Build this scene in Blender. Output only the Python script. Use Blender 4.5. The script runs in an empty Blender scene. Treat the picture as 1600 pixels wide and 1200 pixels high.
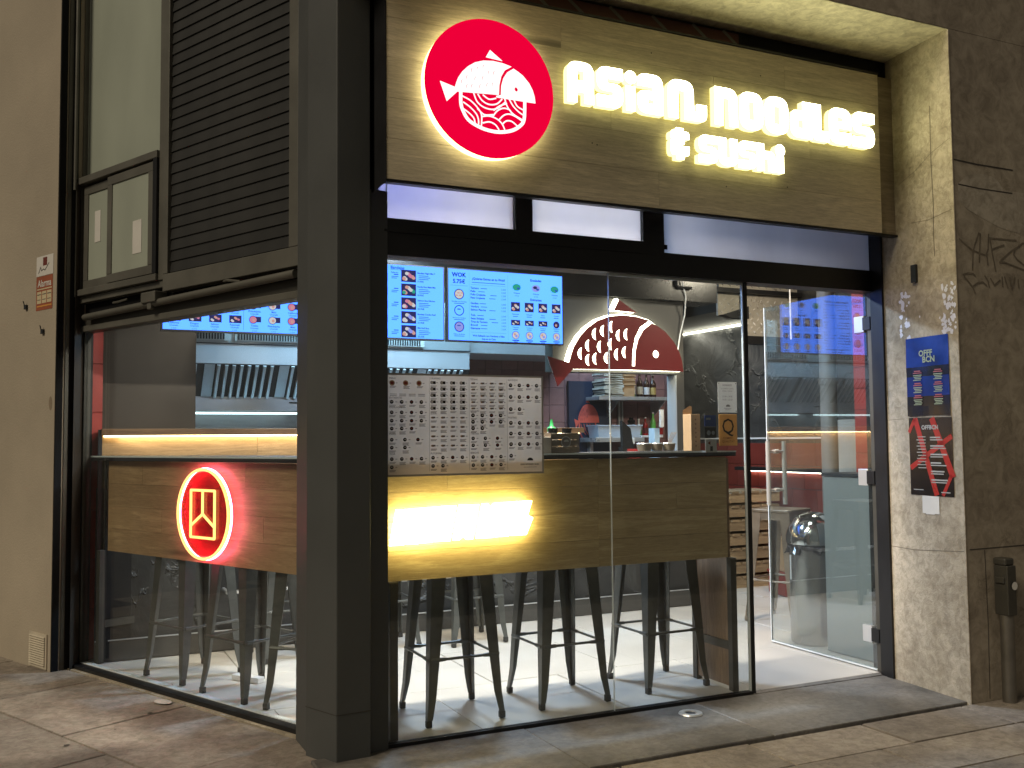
import bpy, math, random
from mathutils import Vector, Matrix
random.seed(7)
S = bpy.context.scene
COL = S.collection
R = math.radians

# ------------------------------------------------------------------ camera, sky, key light, exposure
cam = bpy.data.objects.new('camera', bpy.data.cameras.new('camera'))
COL.objects.link(cam)
S.camera = cam
cam.data.sensor_width = 36.0
cam.data.lens = 1531.2 / 1600 * 36.0
cam.data.clip_start, cam.data.clip_end = 0.05, 300
_right, _down, _fwd = Vector((.904, -.427, -.009)), Vector((.016, .055, -.998)), Vector((.427, .903, .057))
_fwd.normalize(); _up = (-_down - (-_down).dot(_fwd) * _fwd).normalized(); _right = _fwd.cross(_up).normalized()
M = Matrix((( _right.x, _up.x, -_fwd.x, -1.277), (_right.y, _up.y, -_fwd.y, -3.939), (_right.z, _up.z, -_fwd.z, 1.25), (0, 0, 0, 1)))
cam.matrix_world = M

w = bpy.data.worlds.new('World'); S.world = w; w.use_nodes = True
bg = w.node_tree.nodes['Background']
bg.inputs[0].default_value = (.50, .46, .385, 1); bg.inputs[1].default_value = .20      # city night sky glow

def aim(o, d):
    o.rotation_euler = Vector(d).to_track_quat('-Z', 'Y').to_euler()
sun = bpy.data.objects.new('street_light', bpy.data.lights.new('street_light', 'SUN'))
COL.objects.link(sun)
sun.data.energy = 1.5; sun.data.angle = R(20); sun.data.color = (1, .86, .65)
aim(sun, (.70, .22, -.66))
S.view_settings.view_transform = 'Standard'; S.view_settings.look = 'None'
S.view_settings.exposure = 0; S.view_settings.gamma = 1; S.view_settings.use_curve_mapping = False
S.cycles.use_denoising = True
S.cycles.max_bounces = 10; S.cycles.transparent_max_bounces = 24; S.cycles.sample_clamp_indirect = 6
S.cycles.caustics_reflective = False; S.cycles.caustics_refractive = False

def area(name, loc, d, sx, sy, power, col, spread=180):
    l = bpy.data.lights.new(name, 'AREA'); l.shape = 'RECTANGLE'; l.size, l.size_y = sx, sy
    l.energy = power; l.color = col; l.spread = R(spread)
    o = bpy.data.objects.new(name, l); COL.objects.link(o); o.location = loc; aim(o, d)
    return o
area('ceiling_and_fill_light', (.42, .24, 2.66), (0, .12, -1), .5, .10, 66, (1, .90, .76))
area('ceiling_and_fill_light', (1.05, .24, 2.66), (0, .12, -1), .5, .10, 66, (1, .90, .76))
area('ceiling_and_fill_light', (-.25, 1.72, 2.66), (-.05, 0, -1), .5, .12, 22, (1, .95, .86), 120)
area('ceiling_and_fill_light', (3.8, 1.45, 2.72), (0, .35, -1), .3, .3, 34, (1, .86, .66))
area('ceiling_and_fill_light', (3.9, 3.6, 2.9), (0, 0, -1), .3, .3, 14, (1, .85, .62))
area('kitchen_light', (1.0, 2.62, 2.66), (0, .25, -1), 1.6, .15, 52, (.40, .74, 1))
area('kitchen_light', (2.6, 3.0, 2.6), (0, .1, -1), .8, .15, 40, (.52, .74, 1))
area('ceiling_and_fill_light', (1.0, 1.45, 2.70), (0, -.15, -1), .30, .20, 82, (.58, .76, 1))  # added cool source, stands in for screen light on the floor
area('ceiling_and_fill_light', (2.25, .62, 2.68), (0, 0, -1), .35, .12, 8, (1, .95, .88), 110)  # fill added to brighten the doorway and threshold
area('transom_fill', (.48, .40, 2.50), (0, -1, -.35), .25, .10, 5.5, (1, .90, .74))  # unseen fills added behind the frosted panes to brighten them, blue one included
area('transom_fill', (1.08, .34, 2.50), (0, -1, -.35), .25, .10, 6.0, (1, .93, .80))
area('transom_fill', (.05, .40, 2.50), (0, -1, -.35), .20, .10, 8, (.34, .38, 1))

# ------------------------------------------------------------------ materials
MATS = {}
def _new(name):
    m = bpy.data.materials.new(name); m.use_nodes = True
    nt = m.node_tree; n = nt.nodes; b = n['Principled BSDF']
    return m, nt, n, b
def N(nt, t, **k):
    n = nt.nodes.new(t)
    for a, v in k.items():
        if a.startswith('i_'):
            key = a[2:]; key = int(key) if key.isdigit() else key.replace('_', ' ')
            n.inputs[key].default_value = v
        else: setattr(n, a, v)
    return n
def mul(c, k): return (min(c[0] * k, 1), min(c[1] * k, 1), min(c[2] * k, 1), 1)
def coords(nt, sc=(1, 1, 1), world=False):
    tc = N(nt, 'ShaderNodeTexCoord'); mp = N(nt, 'ShaderNodeMapping'); mp.inputs['Scale'].default_value = sc
    nt.links.new(tc.outputs['Object'], mp.inputs['Vector'])
    return mp.outputs[0]
def ramp(nt, fac, a, b, p0=.35, p1=.65):
    r = N(nt, 'ShaderNodeValToRGB'); e = r.color_ramp.elements
    e[0].position, e[1].position = p0, p1; e[0].color, e[1].color = a, b
    nt.links.new(fac, r.inputs[0]); return r.outputs[0]
def mix(nt, f, a, b, mode='MIX'):
    m = N(nt, 'ShaderNodeMix', data_type='RGBA', blend_type=mode)
    L = nt.links
    if isinstance(f, (int, float)): m.inputs[0].default_value = f
    else: L.new(f, m.inputs[0])
    for i, v in ((6, a), (7, b)):
        if isinstance(v, tuple): m.inputs[i].default_value = v
        else: L.new(v, m.inputs[i])
    return m.outputs[2]
def bump(nt, b, h, strength=.3, dist=.01):
    bp = N(nt, 'ShaderNodeBump'); bp.inputs['Strength'].default_value = strength; bp.inputs['Distance'].default_value = dist
    nt.links.new(h, bp.inputs['Height']); nt.links.new(bp.outputs[0], b.inputs['Normal'])
def simple(name, col, rough=.5, metal=0, var=.12, scale=6, bmp=.05, bscale=120, rnd=0, spec=None):
    if name in MATS: return MATS[name]
    m, nt, n, b = _new(name); c = coords(nt)
    t = N(nt, 'ShaderNodeTexNoise', i_Scale=scale, i_Detail=5.0, i_Roughness=.6); nt.links.new(c, t.inputs[0])
    out = ramp(nt, t.outputs[0], mul(col, 1 - var), mul(col, 1 + var), .3, .7)
    if rnd:
        oi = N(nt, 'ShaderNodeObjectInfo'); mr = N(nt, 'ShaderNodeMapRange'); mr.inputs[3].default_value = 1 - rnd; mr.inputs[4].default_value = 1 + rnd
        nt.links.new(oi.outputs['Random'], mr.inputs[0])
        hs = N(nt, 'ShaderNodeHueSaturation'); nt.links.new(mr.outputs[0], hs.inputs['Value']); nt.links.new(out, hs.inputs['Color']); out = hs.outputs[0]
    nt.links.new(out, b.inputs['Base Color'])
    rr = N(nt, 'ShaderNodeMapRange'); rr.inputs[3].default_value = max(rough - .12, 0.02); rr.inputs[4].default_value = min(rough + .12, 1)
    nt.links.new(t.outputs[0], rr.inputs[0]); nt.links.new(rr.outputs[0], b.inputs['Roughness'])
    b.inputs['Metallic'].default_value = metal
    if spec is not None: b.inputs['Specular IOR Level'].default_value = spec
    if bmp:
        t2 = N(nt, 'ShaderNodeTexNoise', i_Scale=bscale, i_Detail=4.0); nt.links.new(c, t2.inputs[0]); bump(nt, b, t2.outputs[0], bmp, .004)
    MATS[name] = m; return m
def concrete(name, col, dark, blotch=2.2, fine=22, rough=.85, bmp=.35, crack=True, drips=False, rnd=0):
    m, nt, n, b = _new(name); c = coords(nt); L = nt.links
    t1 = N(nt, 'ShaderNodeTexNoise', i_Scale=blotch, i_Detail=8.0, i_Roughness=.62, i_Distortion=.4); L.new(c, t1.inputs[0])
    t2 = N(nt, 'ShaderNodeTexNoise', i_Scale=fine, i_Detail=8.0, i_Roughness=.7, i_Distortion=.6); L.new(c, t2.inputs[0])
    t3 = N(nt, 'ShaderNodeTexNoise', i_Scale=230.0, i_Detail=3.0); L.new(c, t3.inputs[0])
    o = ramp(nt, t1.outputs[0], mul(dark, 1), mul(col, 1), .32, .62)
    o = mix(nt, .75, o, ramp(nt, t2.outputs[0], (.55, .53, .50, 1), (1.12, 1.12, 1.12, 1), .34, .60), 'MULTIPLY')
    if crack:
        v = N(nt, 'ShaderNodeTexVoronoi', feature='DISTANCE_TO_EDGE', i_Scale=fine * .45)
        dv = mix(nt, .30, c, t2.outputs[1]); L.new(dv, v.inputs[0])
        k = ramp(nt, v.outputs[0], (.62, .60, .56, 1), (1, 1, 1, 1), .0, .05)
        t4 = N(nt, 'ShaderNodeTexNoise', i_Scale=5.0); L.new(c, t4.inputs[0])
        k = mix(nt, ramp(nt, t4.outputs[0], (0, 0, 0, 1), (1, 1, 1, 1), .45, .65), (1, 1, 1, 1), k)
        o = mix(nt, .8, o, k, 'MULTIPLY')
    if drips:
        c2 = coords(nt, (7, 7, .35)); t5 = N(nt, 'ShaderNodeTexNoise', i_Scale=2.0, i_Detail=6.0); L.new(c2, t5.inputs[0])
        o = mix(nt, .6, o, ramp(nt, t5.outputs[0], (.62, .6, .56, 1), (1.05, 1.05, 1.05, 1), .38, .56), 'MULTIPLY')
    if rnd:
        oi = N(nt, 'ShaderNodeObjectInfo'); mr = N(nt, 'ShaderNodeMapRange'); mr.inputs[3].default_value = 1 - rnd; mr.inputs[4].default_value = 1 + rnd
        L.new(oi.outputs['Random'], mr.inputs[0])
        hs = N(nt, 'ShaderNodeHueSaturation'); L.new(mr.outputs[0], hs.inputs['Value']); L.new(o, hs.inputs['Color']); o = hs.outputs[0]
    L.new(o, b.inputs['Base Color']); b.inputs['Roughness'].default_value = rough
    a = N(nt, 'ShaderNodeMath', operation='ADD'); L.new(t2.outputs[0], a.inputs[0])
    a2 = N(nt, 'ShaderNodeMath', operation='MULTIPLY'); a2.inputs[1].default_value = .5; L.new(t3.outputs[0], a2.inputs[0]); L.new(a2.outputs[0], a.inputs[1])
    bump(nt, b, a.outputs[0], bmp, .006)
    MATS[name] = m; return m
def mix3(a, b, t): return (a[0] + (b[0] - a[0]) * t, a[1] + (b[1] - a[1]) * t, a[2] + (b[2] - a[2]) * t, 1)
def wood(name, light, dark, axis='x', grain=1.0, rough=.5, knots=True, rnd=.1):
    m, nt, n, b = _new(name); L = nt.links
    tc = N(nt, 'ShaderNodeTexCoord'); oi = N(nt, 'ShaderNodeObjectInfo')
    mp = N(nt, 'ShaderNodeMapping'); s = {'x': (.9, 11, 11), 'y': (11, .9, 11), 'z': (11, 11, .9)}[axis]
    mp.inputs['Scale'].default_value = tuple(q * grain for q in s); L.new(tc.outputs['Object'], mp.inputs[0])
    ml = N(nt, 'ShaderNodeVectorMath', operation='SCALE'); cb = N(nt, 'ShaderNodeCombineXYZ')
    for i in range(3): L.new(oi.outputs['Random'], cb.inputs[i])
    L.new(cb.outputs[0], ml.inputs[0]); ml.inputs['Scale'].default_value = 37; L.new(ml.outputs[0], mp.inputs['Location'])
    t = N(nt, 'ShaderNodeTexNoise', i_Scale=1.3, i_Detail=4.0, i_Roughness=.5, i_Distortion=.8); L.new(mp.outputs[0], t.inputs[0])
    mm = N(nt, 'ShaderNodeMath', operation='MULTIPLY'); mm.inputs[1].default_value = 22; L.new(t.outputs[0], mm.inputs[0])
    fr = N(nt, 'ShaderNodeMath', operation='SINE'); L.new(mm.outputs[0], fr.inputs[0])
    o = ramp(nt, fr.outputs[0], mix3(dark, light, .45), mul(light, 1), .0, .8)
    f = N(nt, 'ShaderNodeTexNoise', i_Scale=16.0, i_Detail=8.0, i_Roughness=.85); L.new(mp.outputs[0], f.inputs[0])
    o = mix(nt, .8, o, ramp(nt, f.outputs[0], (.66, .64, .60, 1), (1.15, 1.15, 1.15, 1), .36, .60), 'MULTIPLY')
    t9 = N(nt, 'ShaderNodeTexNoise', i_Scale=1.6, i_Detail=3.0); L.new(coords(nt), t9.inputs[0])
    o = mix(nt, .6, o, ramp(nt, t9.outputs[0], (.84, .84, .84, 1), (1.15, 1.15, 1.15, 1), .3, .7), 'MULTIPLY')
    if knots:
        v = N(nt, 'ShaderNodeTexVoronoi', i_Scale=.55); L.new(mp.outputs[0], v.inputs[0])
        o = mix(nt, ramp(nt, v.outputs[0], (1, 1, 1, 1), (0, 0, 0, 1), .03, .13), o, mul(dark, .5))
    mr = N(nt, 'ShaderNodeMapRange'); mr.inputs[3].default_value = 1 - rnd; mr.inputs[4].default_value = 1 + rnd
    L.new(oi.outputs['Random'], mr.inputs[0])
    hs = N(nt, 'ShaderNodeHueSaturation'); L.new(mr.outputs[0], hs.inputs['Value']); L.new(o, hs.inputs['Color'])
    L.new(hs.outputs[0], b.inputs['Base Color']); b.inputs['Roughness'].default_value = rough
    bump(nt, b, f.outputs[0], .12, .003)
    MATS[name] = m; return m
def emit(name, col, k=1.0):
    if name in MATS: return MATS[name]
    m = bpy.data.materials.new(name); m.use_nodes = True; nt = m.node_tree; nt.nodes.clear()
    e = N(nt, 'ShaderNodeEmission'); e.inputs[0].default_value = (*col, 1); e.inputs[1].default_value = k
    o = N(nt, 'ShaderNodeOutputMaterial'); nt.links.new(e.outputs[0], o.inputs[0]); MATS[name] = m; return m
def glass(name, tint=(.93, .96, .95), f0=.05, gain=1.0, dirt=.02, rough=.0):
    m = bpy.data.materials.new(name); m.use_nodes = True; nt = m.node_tree; nt.nodes.clear(); L = nt.links
    g = N(nt, 'ShaderNodeNewGeometry'); d = N(nt, 'ShaderNodeVectorMath', operation='DOT_PRODUCT')
    L.new(g.outputs['Incoming'], d.inputs[0]); L.new(g.outputs['Normal'], d.inputs[1])
    ab = N(nt, 'ShaderNodeMath', operation='ABSOLUTE'); L.new(d.outputs['Value'], ab.inputs[0])
    s = N(nt, 'ShaderNodeMath', operation='SUBTRACT'); s.inputs[0].default_value = 1; L.new(ab.outputs[0], s.inputs[1])
    p = N(nt, 'ShaderNodeMath', operation='POWER'); p.inputs[1].default_value = 5; L.new(s.outputs[0], p.inputs[0])
    q = N(nt, 'ShaderNodeMath', operation='MULTIPLY_ADD'); q.inputs[1].default_value = (1 - f0) * gain; q.inputs[2].default_value = f0; L.new(p.outputs[0], q.inputs[0])
    tr = N(nt, 'ShaderNodeBsdfTransparent'); tr.inputs[0].default_value = (*tint, 1)
    gl = N(nt, 'ShaderNodeBsdfGlossy'); gl.inputs['Roughness'].default_value = rough
    df = N(nt, 'ShaderNodeBsdfDiffuse'); df.inputs[0].default_value = (.7, .7, .68, 1)
    mx = N(nt, 'ShaderNodeMixShader'); L.new(q.outputs[0], mx.inputs[0]); L.new(tr.outputs[0], mx.inputs[1]); L.new(gl.outputs[0], mx.inputs[2])
    t = N(nt, 'ShaderNodeTexNoise', i_Scale=2.5, i_Detail=7.0, i_Roughness=.65); L.new(coords(nt, (1, 1, .6)), t.inputs[0])
    mr = N(nt, 'ShaderNodeMapRange'); mr.inputs[1].default_value = .45; mr.inputs[2].default_value = .8; mr.inputs[3].default_value = dirt * .3; mr.inputs[4].default_value = dirt * 2.2; L.new(t.outputs[0], mr.inputs[0])
    m2 = N(nt, 'ShaderNodeMixShader'); L.new(mr.outputs[0], m2.inputs[0]); L.new(mx.outputs[0], m2.inputs[1]); L.new(df.outputs[0], m2.inputs[2])
    o = N(nt, 'ShaderNodeOutputMaterial'); L.new(m2.outputs[0], o.inputs[0]); MATS[name] = m; return m
def frosted(name, col, fac=.6, rough=.35):
    m = bpy.data.materials.new(name); m.use_nodes = True; nt = m.node_tree; nt.nodes.clear(); L = nt.links
    t = N(nt, 'ShaderNodeTexNoise', i_Scale=3.0, i_Detail=5.0); L.new(coords(nt, (1, 1, .4)), t.inputs[0])
    cc = ramp(nt, t.outputs[0], mul(col, .9), mul(col, 1.08), .3, .7)
    tl = N(nt, 'ShaderNodeBsdfTranslucent'); df = N(nt, 'ShaderNodeBsdfPrincipled'); df.inputs['Roughness'].default_value = rough
    L.new(cc, tl.inputs[0]); L.new(cc, df.inputs['Base Color'])
    mx = N(nt, 'ShaderNodeMixShader'); mx.inputs[0].default_value = fac; L.new(df.outputs[0], mx.inputs[1]); L.new(tl.outputs[0], mx.inputs[2])
    o = N(nt, 'ShaderNodeOutputMaterial'); L.new(mx.outputs[0], o.inputs[0]); MATS[name] = m; return m

m_wall_left = simple('render_wall', (.40, .345, .265), .9, var=.13, scale=1.1, bmp=.45, bscale=90)
m_wall_right = concrete('grimy_stone', (.40, .345, .265), (.29, .245, .19), 1.4, 12, .9, .3, True, False)
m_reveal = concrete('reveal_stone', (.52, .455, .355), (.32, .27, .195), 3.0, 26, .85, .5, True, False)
m_paint = simple('dark_grey_paint', (.074, .078, .077), .55, var=.08, scale=3, bmp=.10, bscale=60)
m_pave = concrete('paving_stone', (.35, .305, .255), (.185, .155, .130), 2.4, 26, .72, .7, True, False, rnd=.16)
m_thresh = concrete('threshold_stone', (.19, .176, .16), (.075, .072, .068), 1.7, 30, .50, .35, False, False, rnd=.08)
m_joint = simple('joint_dirt', (.05, .042, .034), .95, var=.3, bmp=.3, bscale=60)
m_floor = simple('floor_tile', (.50, .47, .43), .42, var=.07, scale=2.2, bmp=.05, bscale=60, rnd=.03)
m_grout = simple('floor_joint', (.30, .28, .25), .8)
m_black = simple('black_frame', (.010, .010, .011), .42, .2, var=.3, bmp=.04)
m_blackmat = simple('black_panel', (.010, .010, .011), .8, var=.3, spec=.2)
m_anthra = simple('anthracite_metal', (.070, .066, .055), .45, .3, var=.18, scale=3, bmp=.08)
m_bronze = simple('weathered_frame_paint', (.135, .130, .110), .45, .25, var=.18, scale=4, bmp=.08, bscale=40)
m_slat = simple('louver_slat_paint', (.031, .031, .030), .5, .2, var=.2, rnd=.12)
m_stool = simple('gunmetal_stool', (.105, .110, .105), .36, .45, var=.25, scale=9, bmp=.05)
m_stool2 = simple('brushed_stool', (.30, .25, .19), .38, .8, var=.2, scale=9)
m_rubber = simple('rubber', (.03, .03, .03), .8)
m_steel = simple('stainless_steel', (.60, .61, .62), .30, .6, var=.08, scale=3, bmp=.03)
m_steel_b = simple('hood_steel', (.60, .63, .66), .42, .55, var=.06, scale=2, bmp=.02)
m_chrome = simple('chrome', (.80, .80, .80), .08, 1, var=.03, bmp=0)
m_darkgap = simple('dark_gap', (.018, .022, .028), .6)
m_white = simple('white_plastic', (.72, .72, .72), .4, var=.04, bmp=0)
m_paper = simple('paper', (.66, .64, .60), .75, var=.05, scale=12, bmp=.05)
m_kraft = simple('kraft_cardboard', (.42, .27, .14), .8, var=.12, scale=14)
m_pineface = wood('knotty_pine', (.64, .50, .31), (.45, .33, .19), 'x', 1.0, .45, True, .10)
m_pineside = wood('brown_pine', (.52, .345, .185), (.35, .215, .11), 'x', 1.0, .45, True, .10)
m_oak = wood('pale_oak', (.70, .61, .45), (.54, .47, .34), 'x', .8, .55, True, .05)
m_barwood = wood('bar_oak', (.46, .32, .18), (.33, .22, .115), 'x', 1.0, .5, True, .06)
m_endwood = wood('dark_end_wood', (.38, .25, .16), (.25, .16, .10), 'z', 1.0, .6, True, .1)
m_pallet = wood('pallet_wood', (.36, .27, .17), (.22, .16, .10), 'x', 1.3, .8, False, .25)
m_redtile = simple('red_painted_block', (.36, .035, .026), .45, var=.10, scale=8, bmp=.12, bscale=50, rnd=.08)
m_pinktile = simple('plum_tile', (.24, .125, .125), .55, var=.15, scale=8, bmp=.10, bscale=40, rnd=.10)
m_darkred = simple('oxblood_tile', (.17, .028, .020), .45, var=.15, scale=5, rnd=.1)
m_mortar = simple('mortar_red', (.25, .03, .022), .8)
m_mortar2 = simple('mortar_plum', (.15, .085, .09), .8)
m_fishred = simple('dark_red_lacquer', (.17, .012, .013), .45, var=.05, bmp=.02)
m_browngrey = simple('taupe_wall_paint', (.062, .050, .040), .4, var=.1, scale=2, bmp=.05)
m_darkwall = simple('charcoal_wall_paint', (.055, .052, .047), .6, var=.12, scale=2, bmp=.1, bscale=30)
m_ceiling = simple('charcoal_ceiling', (.05, .05, .05), .7)
m_greypanel = simple('grey_cabinet', (.22, .245, .245), .5, var=.04, scale=2, bmp=.02)
m_greypipe = simple('grey_pipe_paint', (.22, .22, .21), .5)
m_navy = simple('navy_door', (.012, .022, .050), .5)
m_coral = simple('coral_print', (.60, .10, .07), .6, bmp=0)
def plaster():
    m, nt, n, b = _new('black_trowelled_plaster'); L = nt.links; c = coords(nt)
    t = N(nt, 'ShaderNodeTexNoise', i_Scale=2.2, i_Detail=6.0, i_Roughness=.55, i_Distortion=1.6); L.new(c, t.inputs[0])
    v = N(nt, 'ShaderNodeTexVoronoi', feature='DISTANCE_TO_EDGE', i_Scale=2.6); L.new(mix(nt, .35, c, t.outputs[1]), v.inputs[0])
    rr = ramp(nt, v.outputs[0], (1, 1, 1, 1), (0, 0, 0, 1), .0, .035)
    t4 = N(nt, 'ShaderNodeTexNoise', i_Scale=3.4); L.new(c, t4.inputs[0])
    rr = mix(nt, ramp(nt, t4.outputs[0], (0, 0, 0, 1), (1, 1, 1, 1), .46, .56), (0, 0, 0, 1), rr)
    L.new(ramp(nt, t.outputs[0], (.026, .026, .026, 1), (.05, .05, .048, 1)), b.inputs['Base Color'])
    b.inputs['Roughness'].default_value = .42
    a = N(nt, 'ShaderNodeMath', operation='ADD'); L.new(t.outputs[0], a.inputs[0]); L.new(rr, a.inputs[1])
    bump(nt, b, a.outputs[0], .9, .02); MATS['plaster'] = m; return m
m_plaster = plaster()
m_glass = glass('clear_glass', (.93, .955, .95), .05, 1.0, .012)
m_doorglass = glass('door_glass', (.90, .94, .94), .125, 1.0, .016)
m_edge = simple('polished_edge_and_glint', (.75, .80, .82), .15, var=.03, bmp=0)  # glass edges, also the painted glint along the counter tops
m_frost = frosted('frosted_transom_glass', (.52, .52, .55), .75)
m_frostwall = frosted('frosted_street_glass', (.44, .48, .40), .15, .4)
m_clearplastic = glass('clear_plastic', (.85, .9, .95), .08, 1, .10, .08)
e_sign = emit('sign_letter_face', (1, .97, .56), 11.0)
e_signside = emit('sign_letter_side', (1, .95, .40), 1.9)
e_signback = emit('sign_letter_back', (1, .90, .25), 1.6)
e_red = emit('sign_red_acrylic', (.86, .0, .040), 1.0)
e_white = emit('sign_white_acrylic', (1, 1, .97), 1.2)
e_disc = emit('sign_disc_edge', (1, .88, .42), 3.4)
e_neonw = emit('neon_white', (1, .72, .52), 6.0)
e_neonr = emit('neon_pink', (1, .12, .26), 36.0)
e_neony = emit('neon_tube_core', (1, .52, .14), 3.2)
e_overs = emit('overexposed_letter_light', (1, .78, .26), 24.0)
e_warm = emit('warm_led_strip', (1, .72, .36), 14.0)
e_cool = emit('cool_led_tube', (.70, .95, 1), 3.5)
e_halo = emit('fish_halo_acrylic', (1, .92, .70), 13)
e_led2 = emit('neutral_led_strip', (1, .93, .75), 12.0)
e_screen = emit('screen_blue_white', (.22, .76, 3.8), 1.0)
e_ink = emit('screen_ink', (.0, .01, .13), 1.0)
e_ink2 = emit('screen_ink_soft', (.03, .13, .62), 1.0)
e_pic_dark = emit('screen_photo_dark', (.03, .03, .14), 1.0)
e_pic_o = emit('screen_photo_orange', (.75, .38, .35), 1.0)
e_pic_r = emit('screen_photo_red', (.75, .25, .40), 1.0)
e_pic_w = emit('screen_photo_cream', (.75, .72, .75), 1.0)
e_pic_g = emit('screen_photo_green', (.03, .42, .30), 1.0)
e_pic_l = emit('screen_photo_lilac', (.35, .38, 1.0), 1.0)

# ------------------------------------------------------------------ mesh helpers
class MB:
    def __init__(s, M=None): s.v, s.f, s.m, s.M = [], [], [], M
    def add(s, vs, fs, m=0):
        k = len(s.v)
        s.v += [tuple(s.M @ Vector(p)) for p in vs] if s.M else [tuple(p) for p in vs]
        for f in fs: s.f.append(tuple(i + k for i in f)); s.m.append(m)
        return s
    def box(s, x0, x1, y0, y1, z0, z1, m=0):
        return s.add([(x, y, z) for z in (z0, z1) for x, y in ((x0, y0), (x1, y0), (x1, y1), (x0, y1))],
                     [(3, 2, 1, 0), (4, 5, 6, 7), (0, 1, 5, 4), (1, 2, 6, 5), (2, 3, 7, 6), (3, 0, 4, 7)], m)
    def prism(s, poly, z0, z1, m=0):
        n = len(poly)
        return s.add([(x, y, z0) for x, y in poly] + [(x, y, z1) for x, y in poly],
                     [tuple(range(n))[::-1], tuple(range(n, 2 * n))] + [(i, (i + 1) % n, n + (i + 1) % n, n + i) for i in range(n)], m)
    def cyl(s, p0, p1, r0, r1=None, n=12, m=0, caps=True):
        r1 = r0 if r1 is None else r1
        a, b = Vector(p0), Vector(p1); d = (b - a).normalized()
        u = d.orthogonal().normalized(); v = d.cross(u)
        vs = [a + (u * math.cos(t) + v * math.sin(t)) * r0 for t in [2 * math.pi * i / n for i in range(n)]] + \
             [b + (u * math.cos(t) + v * math.sin(t)) * r1 for t in [2 * math.pi * i / n for i in range(n)]]
        fs = [(i, (i + 1) % n, n + (i + 1) % n, n + i) for i in range(n)]
        if caps: fs += [tuple(range(n))[::-1], tuple(range(n, 2 * n))]
        return s.add(vs, fs, m)
    def tube(s, pts, r, n=8, m=0):
        for a, b in zip(pts, pts[1:]): s.cyl(a, b, r, r, n, m)
        return s
    def lathe(s, prof, c=(0, 0, 0), n=24, m=0):
        k = len(prof)
        vs = [(c[0] + r * math.cos(2 * math.pi * i / n), c[1] + r * math.sin(2 * math.pi * i / n), c[2] + z) for i in range(n) for r, z in prof]
        fs = [(i * k + j, ((i + 1) % n) * k + j, ((i + 1) % n) * k + j + 1, i * k + j + 1) for i in range(n) for j in range(k - 1)]
        return s.add(vs, fs, m)
    # flat work on the plane y = const (x right, z up, facing -y)
    def rect(s, x0, x1, z0, z1, y=0, m=0): return s.add([(x0, y, z0), (x1, y, z0), (x1, y, z1), (x0, y, z1)], [(0, 1, 2, 3)], m)
    def disc(s, x, z, r, y=0, m=0, n=16, rz=None):
        return s.add([(x + r * math.cos(2 * math.pi * i / n), y, z + (rz or r) * math.sin(2 * math.pi * i / n)) for i in range(n)], [tuple(range(n))], m)
    def poly(s, pts, y=0, m=0): return s.add([(p[0], y, p[1]) for p in pts], [tuple(range(len(pts)))], m)
    def stroke(s, pts, wd, y=0, m=0):
        for i, (a, b) in enumerate(zip(pts, pts[1:])):
            dx, dz = b[0] - a[0], b[1] - a[1]; l = math.hypot(dx, dz) or 1
            nx, nz = -dz / l * wd / 2, dx / l * wd / 2; ex, ez = dx / l * wd * .3, dz / l * wd * .3
            yy = y - .00003 * i
            s.add([(a[0] - ex + nx, yy, a[1] - ez + nz), (a[0] - ex - nx, yy, a[1] - ez - nz), (b[0] + ex - nx, yy, b[1] + ez - nz), (b[0] + ex + nx, yy, b[1] + ez + nz)], [(0, 1, 2, 3)], m)
        return s
    def text(s, t, x, z, size, y=0, m=0, align='L', sx=1.0, bold=0.0, shear=0.0):
        vs, fs, w = glyphs(t, bold, shear)
        ox = x - (w * size * sx * {'L': 0, 'C': .5, 'R': 1}[align])
        return s.add([(ox + p[0] * size * sx, y, z + p[1] * size) for p in vs], fs, m)
    def build(s, name, mats, parent=None, smooth=False, kind=None, bevel=0):
        me = bpy.data.meshes.new(name); me.from_pydata(s.v, [], s.f)
        mats = mats if isinstance(mats, (list, tuple)) else [mats]
        for m in mats: me.materials.append(m)
        for p, mi in zip(me.polygons, s.m): p.material_index = mi; p.use_smooth = smooth
        if smooth: me.set_sharp_from_angle(angle=R(40))
        me.update()
        o = bpy.data.objects.new(name, me); COL.objects.link(o)
        if parent: o.parent = parent
        if kind: o['kind'] = kind
        if bevel:
            b = o.modifiers.new('bevel', 'BEVEL'); b.width = bevel; b.segments = 2; b.limit_method = 'ANGLE'
        return o
_G = {}
def glyphs(t, bold=0.0, shear=0.0):
    k = (t, bold, shear)
    if k in _G: return _G[k]
    c = bpy.data.curves.new('t', 'FONT'); c.body = t; c.size = 1; c.offset = bold; c.shear = shear; c.resolution_u = 2
    o = bpy.data.objects.new('t', c); me = o.to_mesh()
    vs = [(v.co.x, v.co.y) for v in me.vertices]; fs = [tuple(p.vertices) for p in me.polygons]
    x0 = min((v[0] for v in vs), default=0); x1 = max((v[0] for v in vs), default=0)
    r = ([(a - x0, b) for a, b in vs], fs, x1 - x0); o.to_mesh_clear(); bpy.data.objects.remove(o); bpy.data.curves.remove(c)
    _G[k] = r; return r
def roundpoly(pts, seg=5):
    out = []; n = len(pts)
    for i, p in enumerate(pts):
        r = p[2] if len(p) > 2 else 0
        if not r: out.append((p[0], p[1])); continue
        P = Vector(p[:2]); A = Vector(pts[i - 1][:2]) - P; B = Vector(pts[(i + 1) % n][:2]) - P
        ra = min(r, A.length * .5); rb = min(r, B.length * .5)
        a = P + A.normalized() * ra; b = P + B.normalized() * rb
        for k in range(seg + 1):
            t = k / seg; q = a * (1 - t) ** 2 + P * 2 * t * (1 - t) + b * t * t; out.append((q.x, q.y))
    return out
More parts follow.
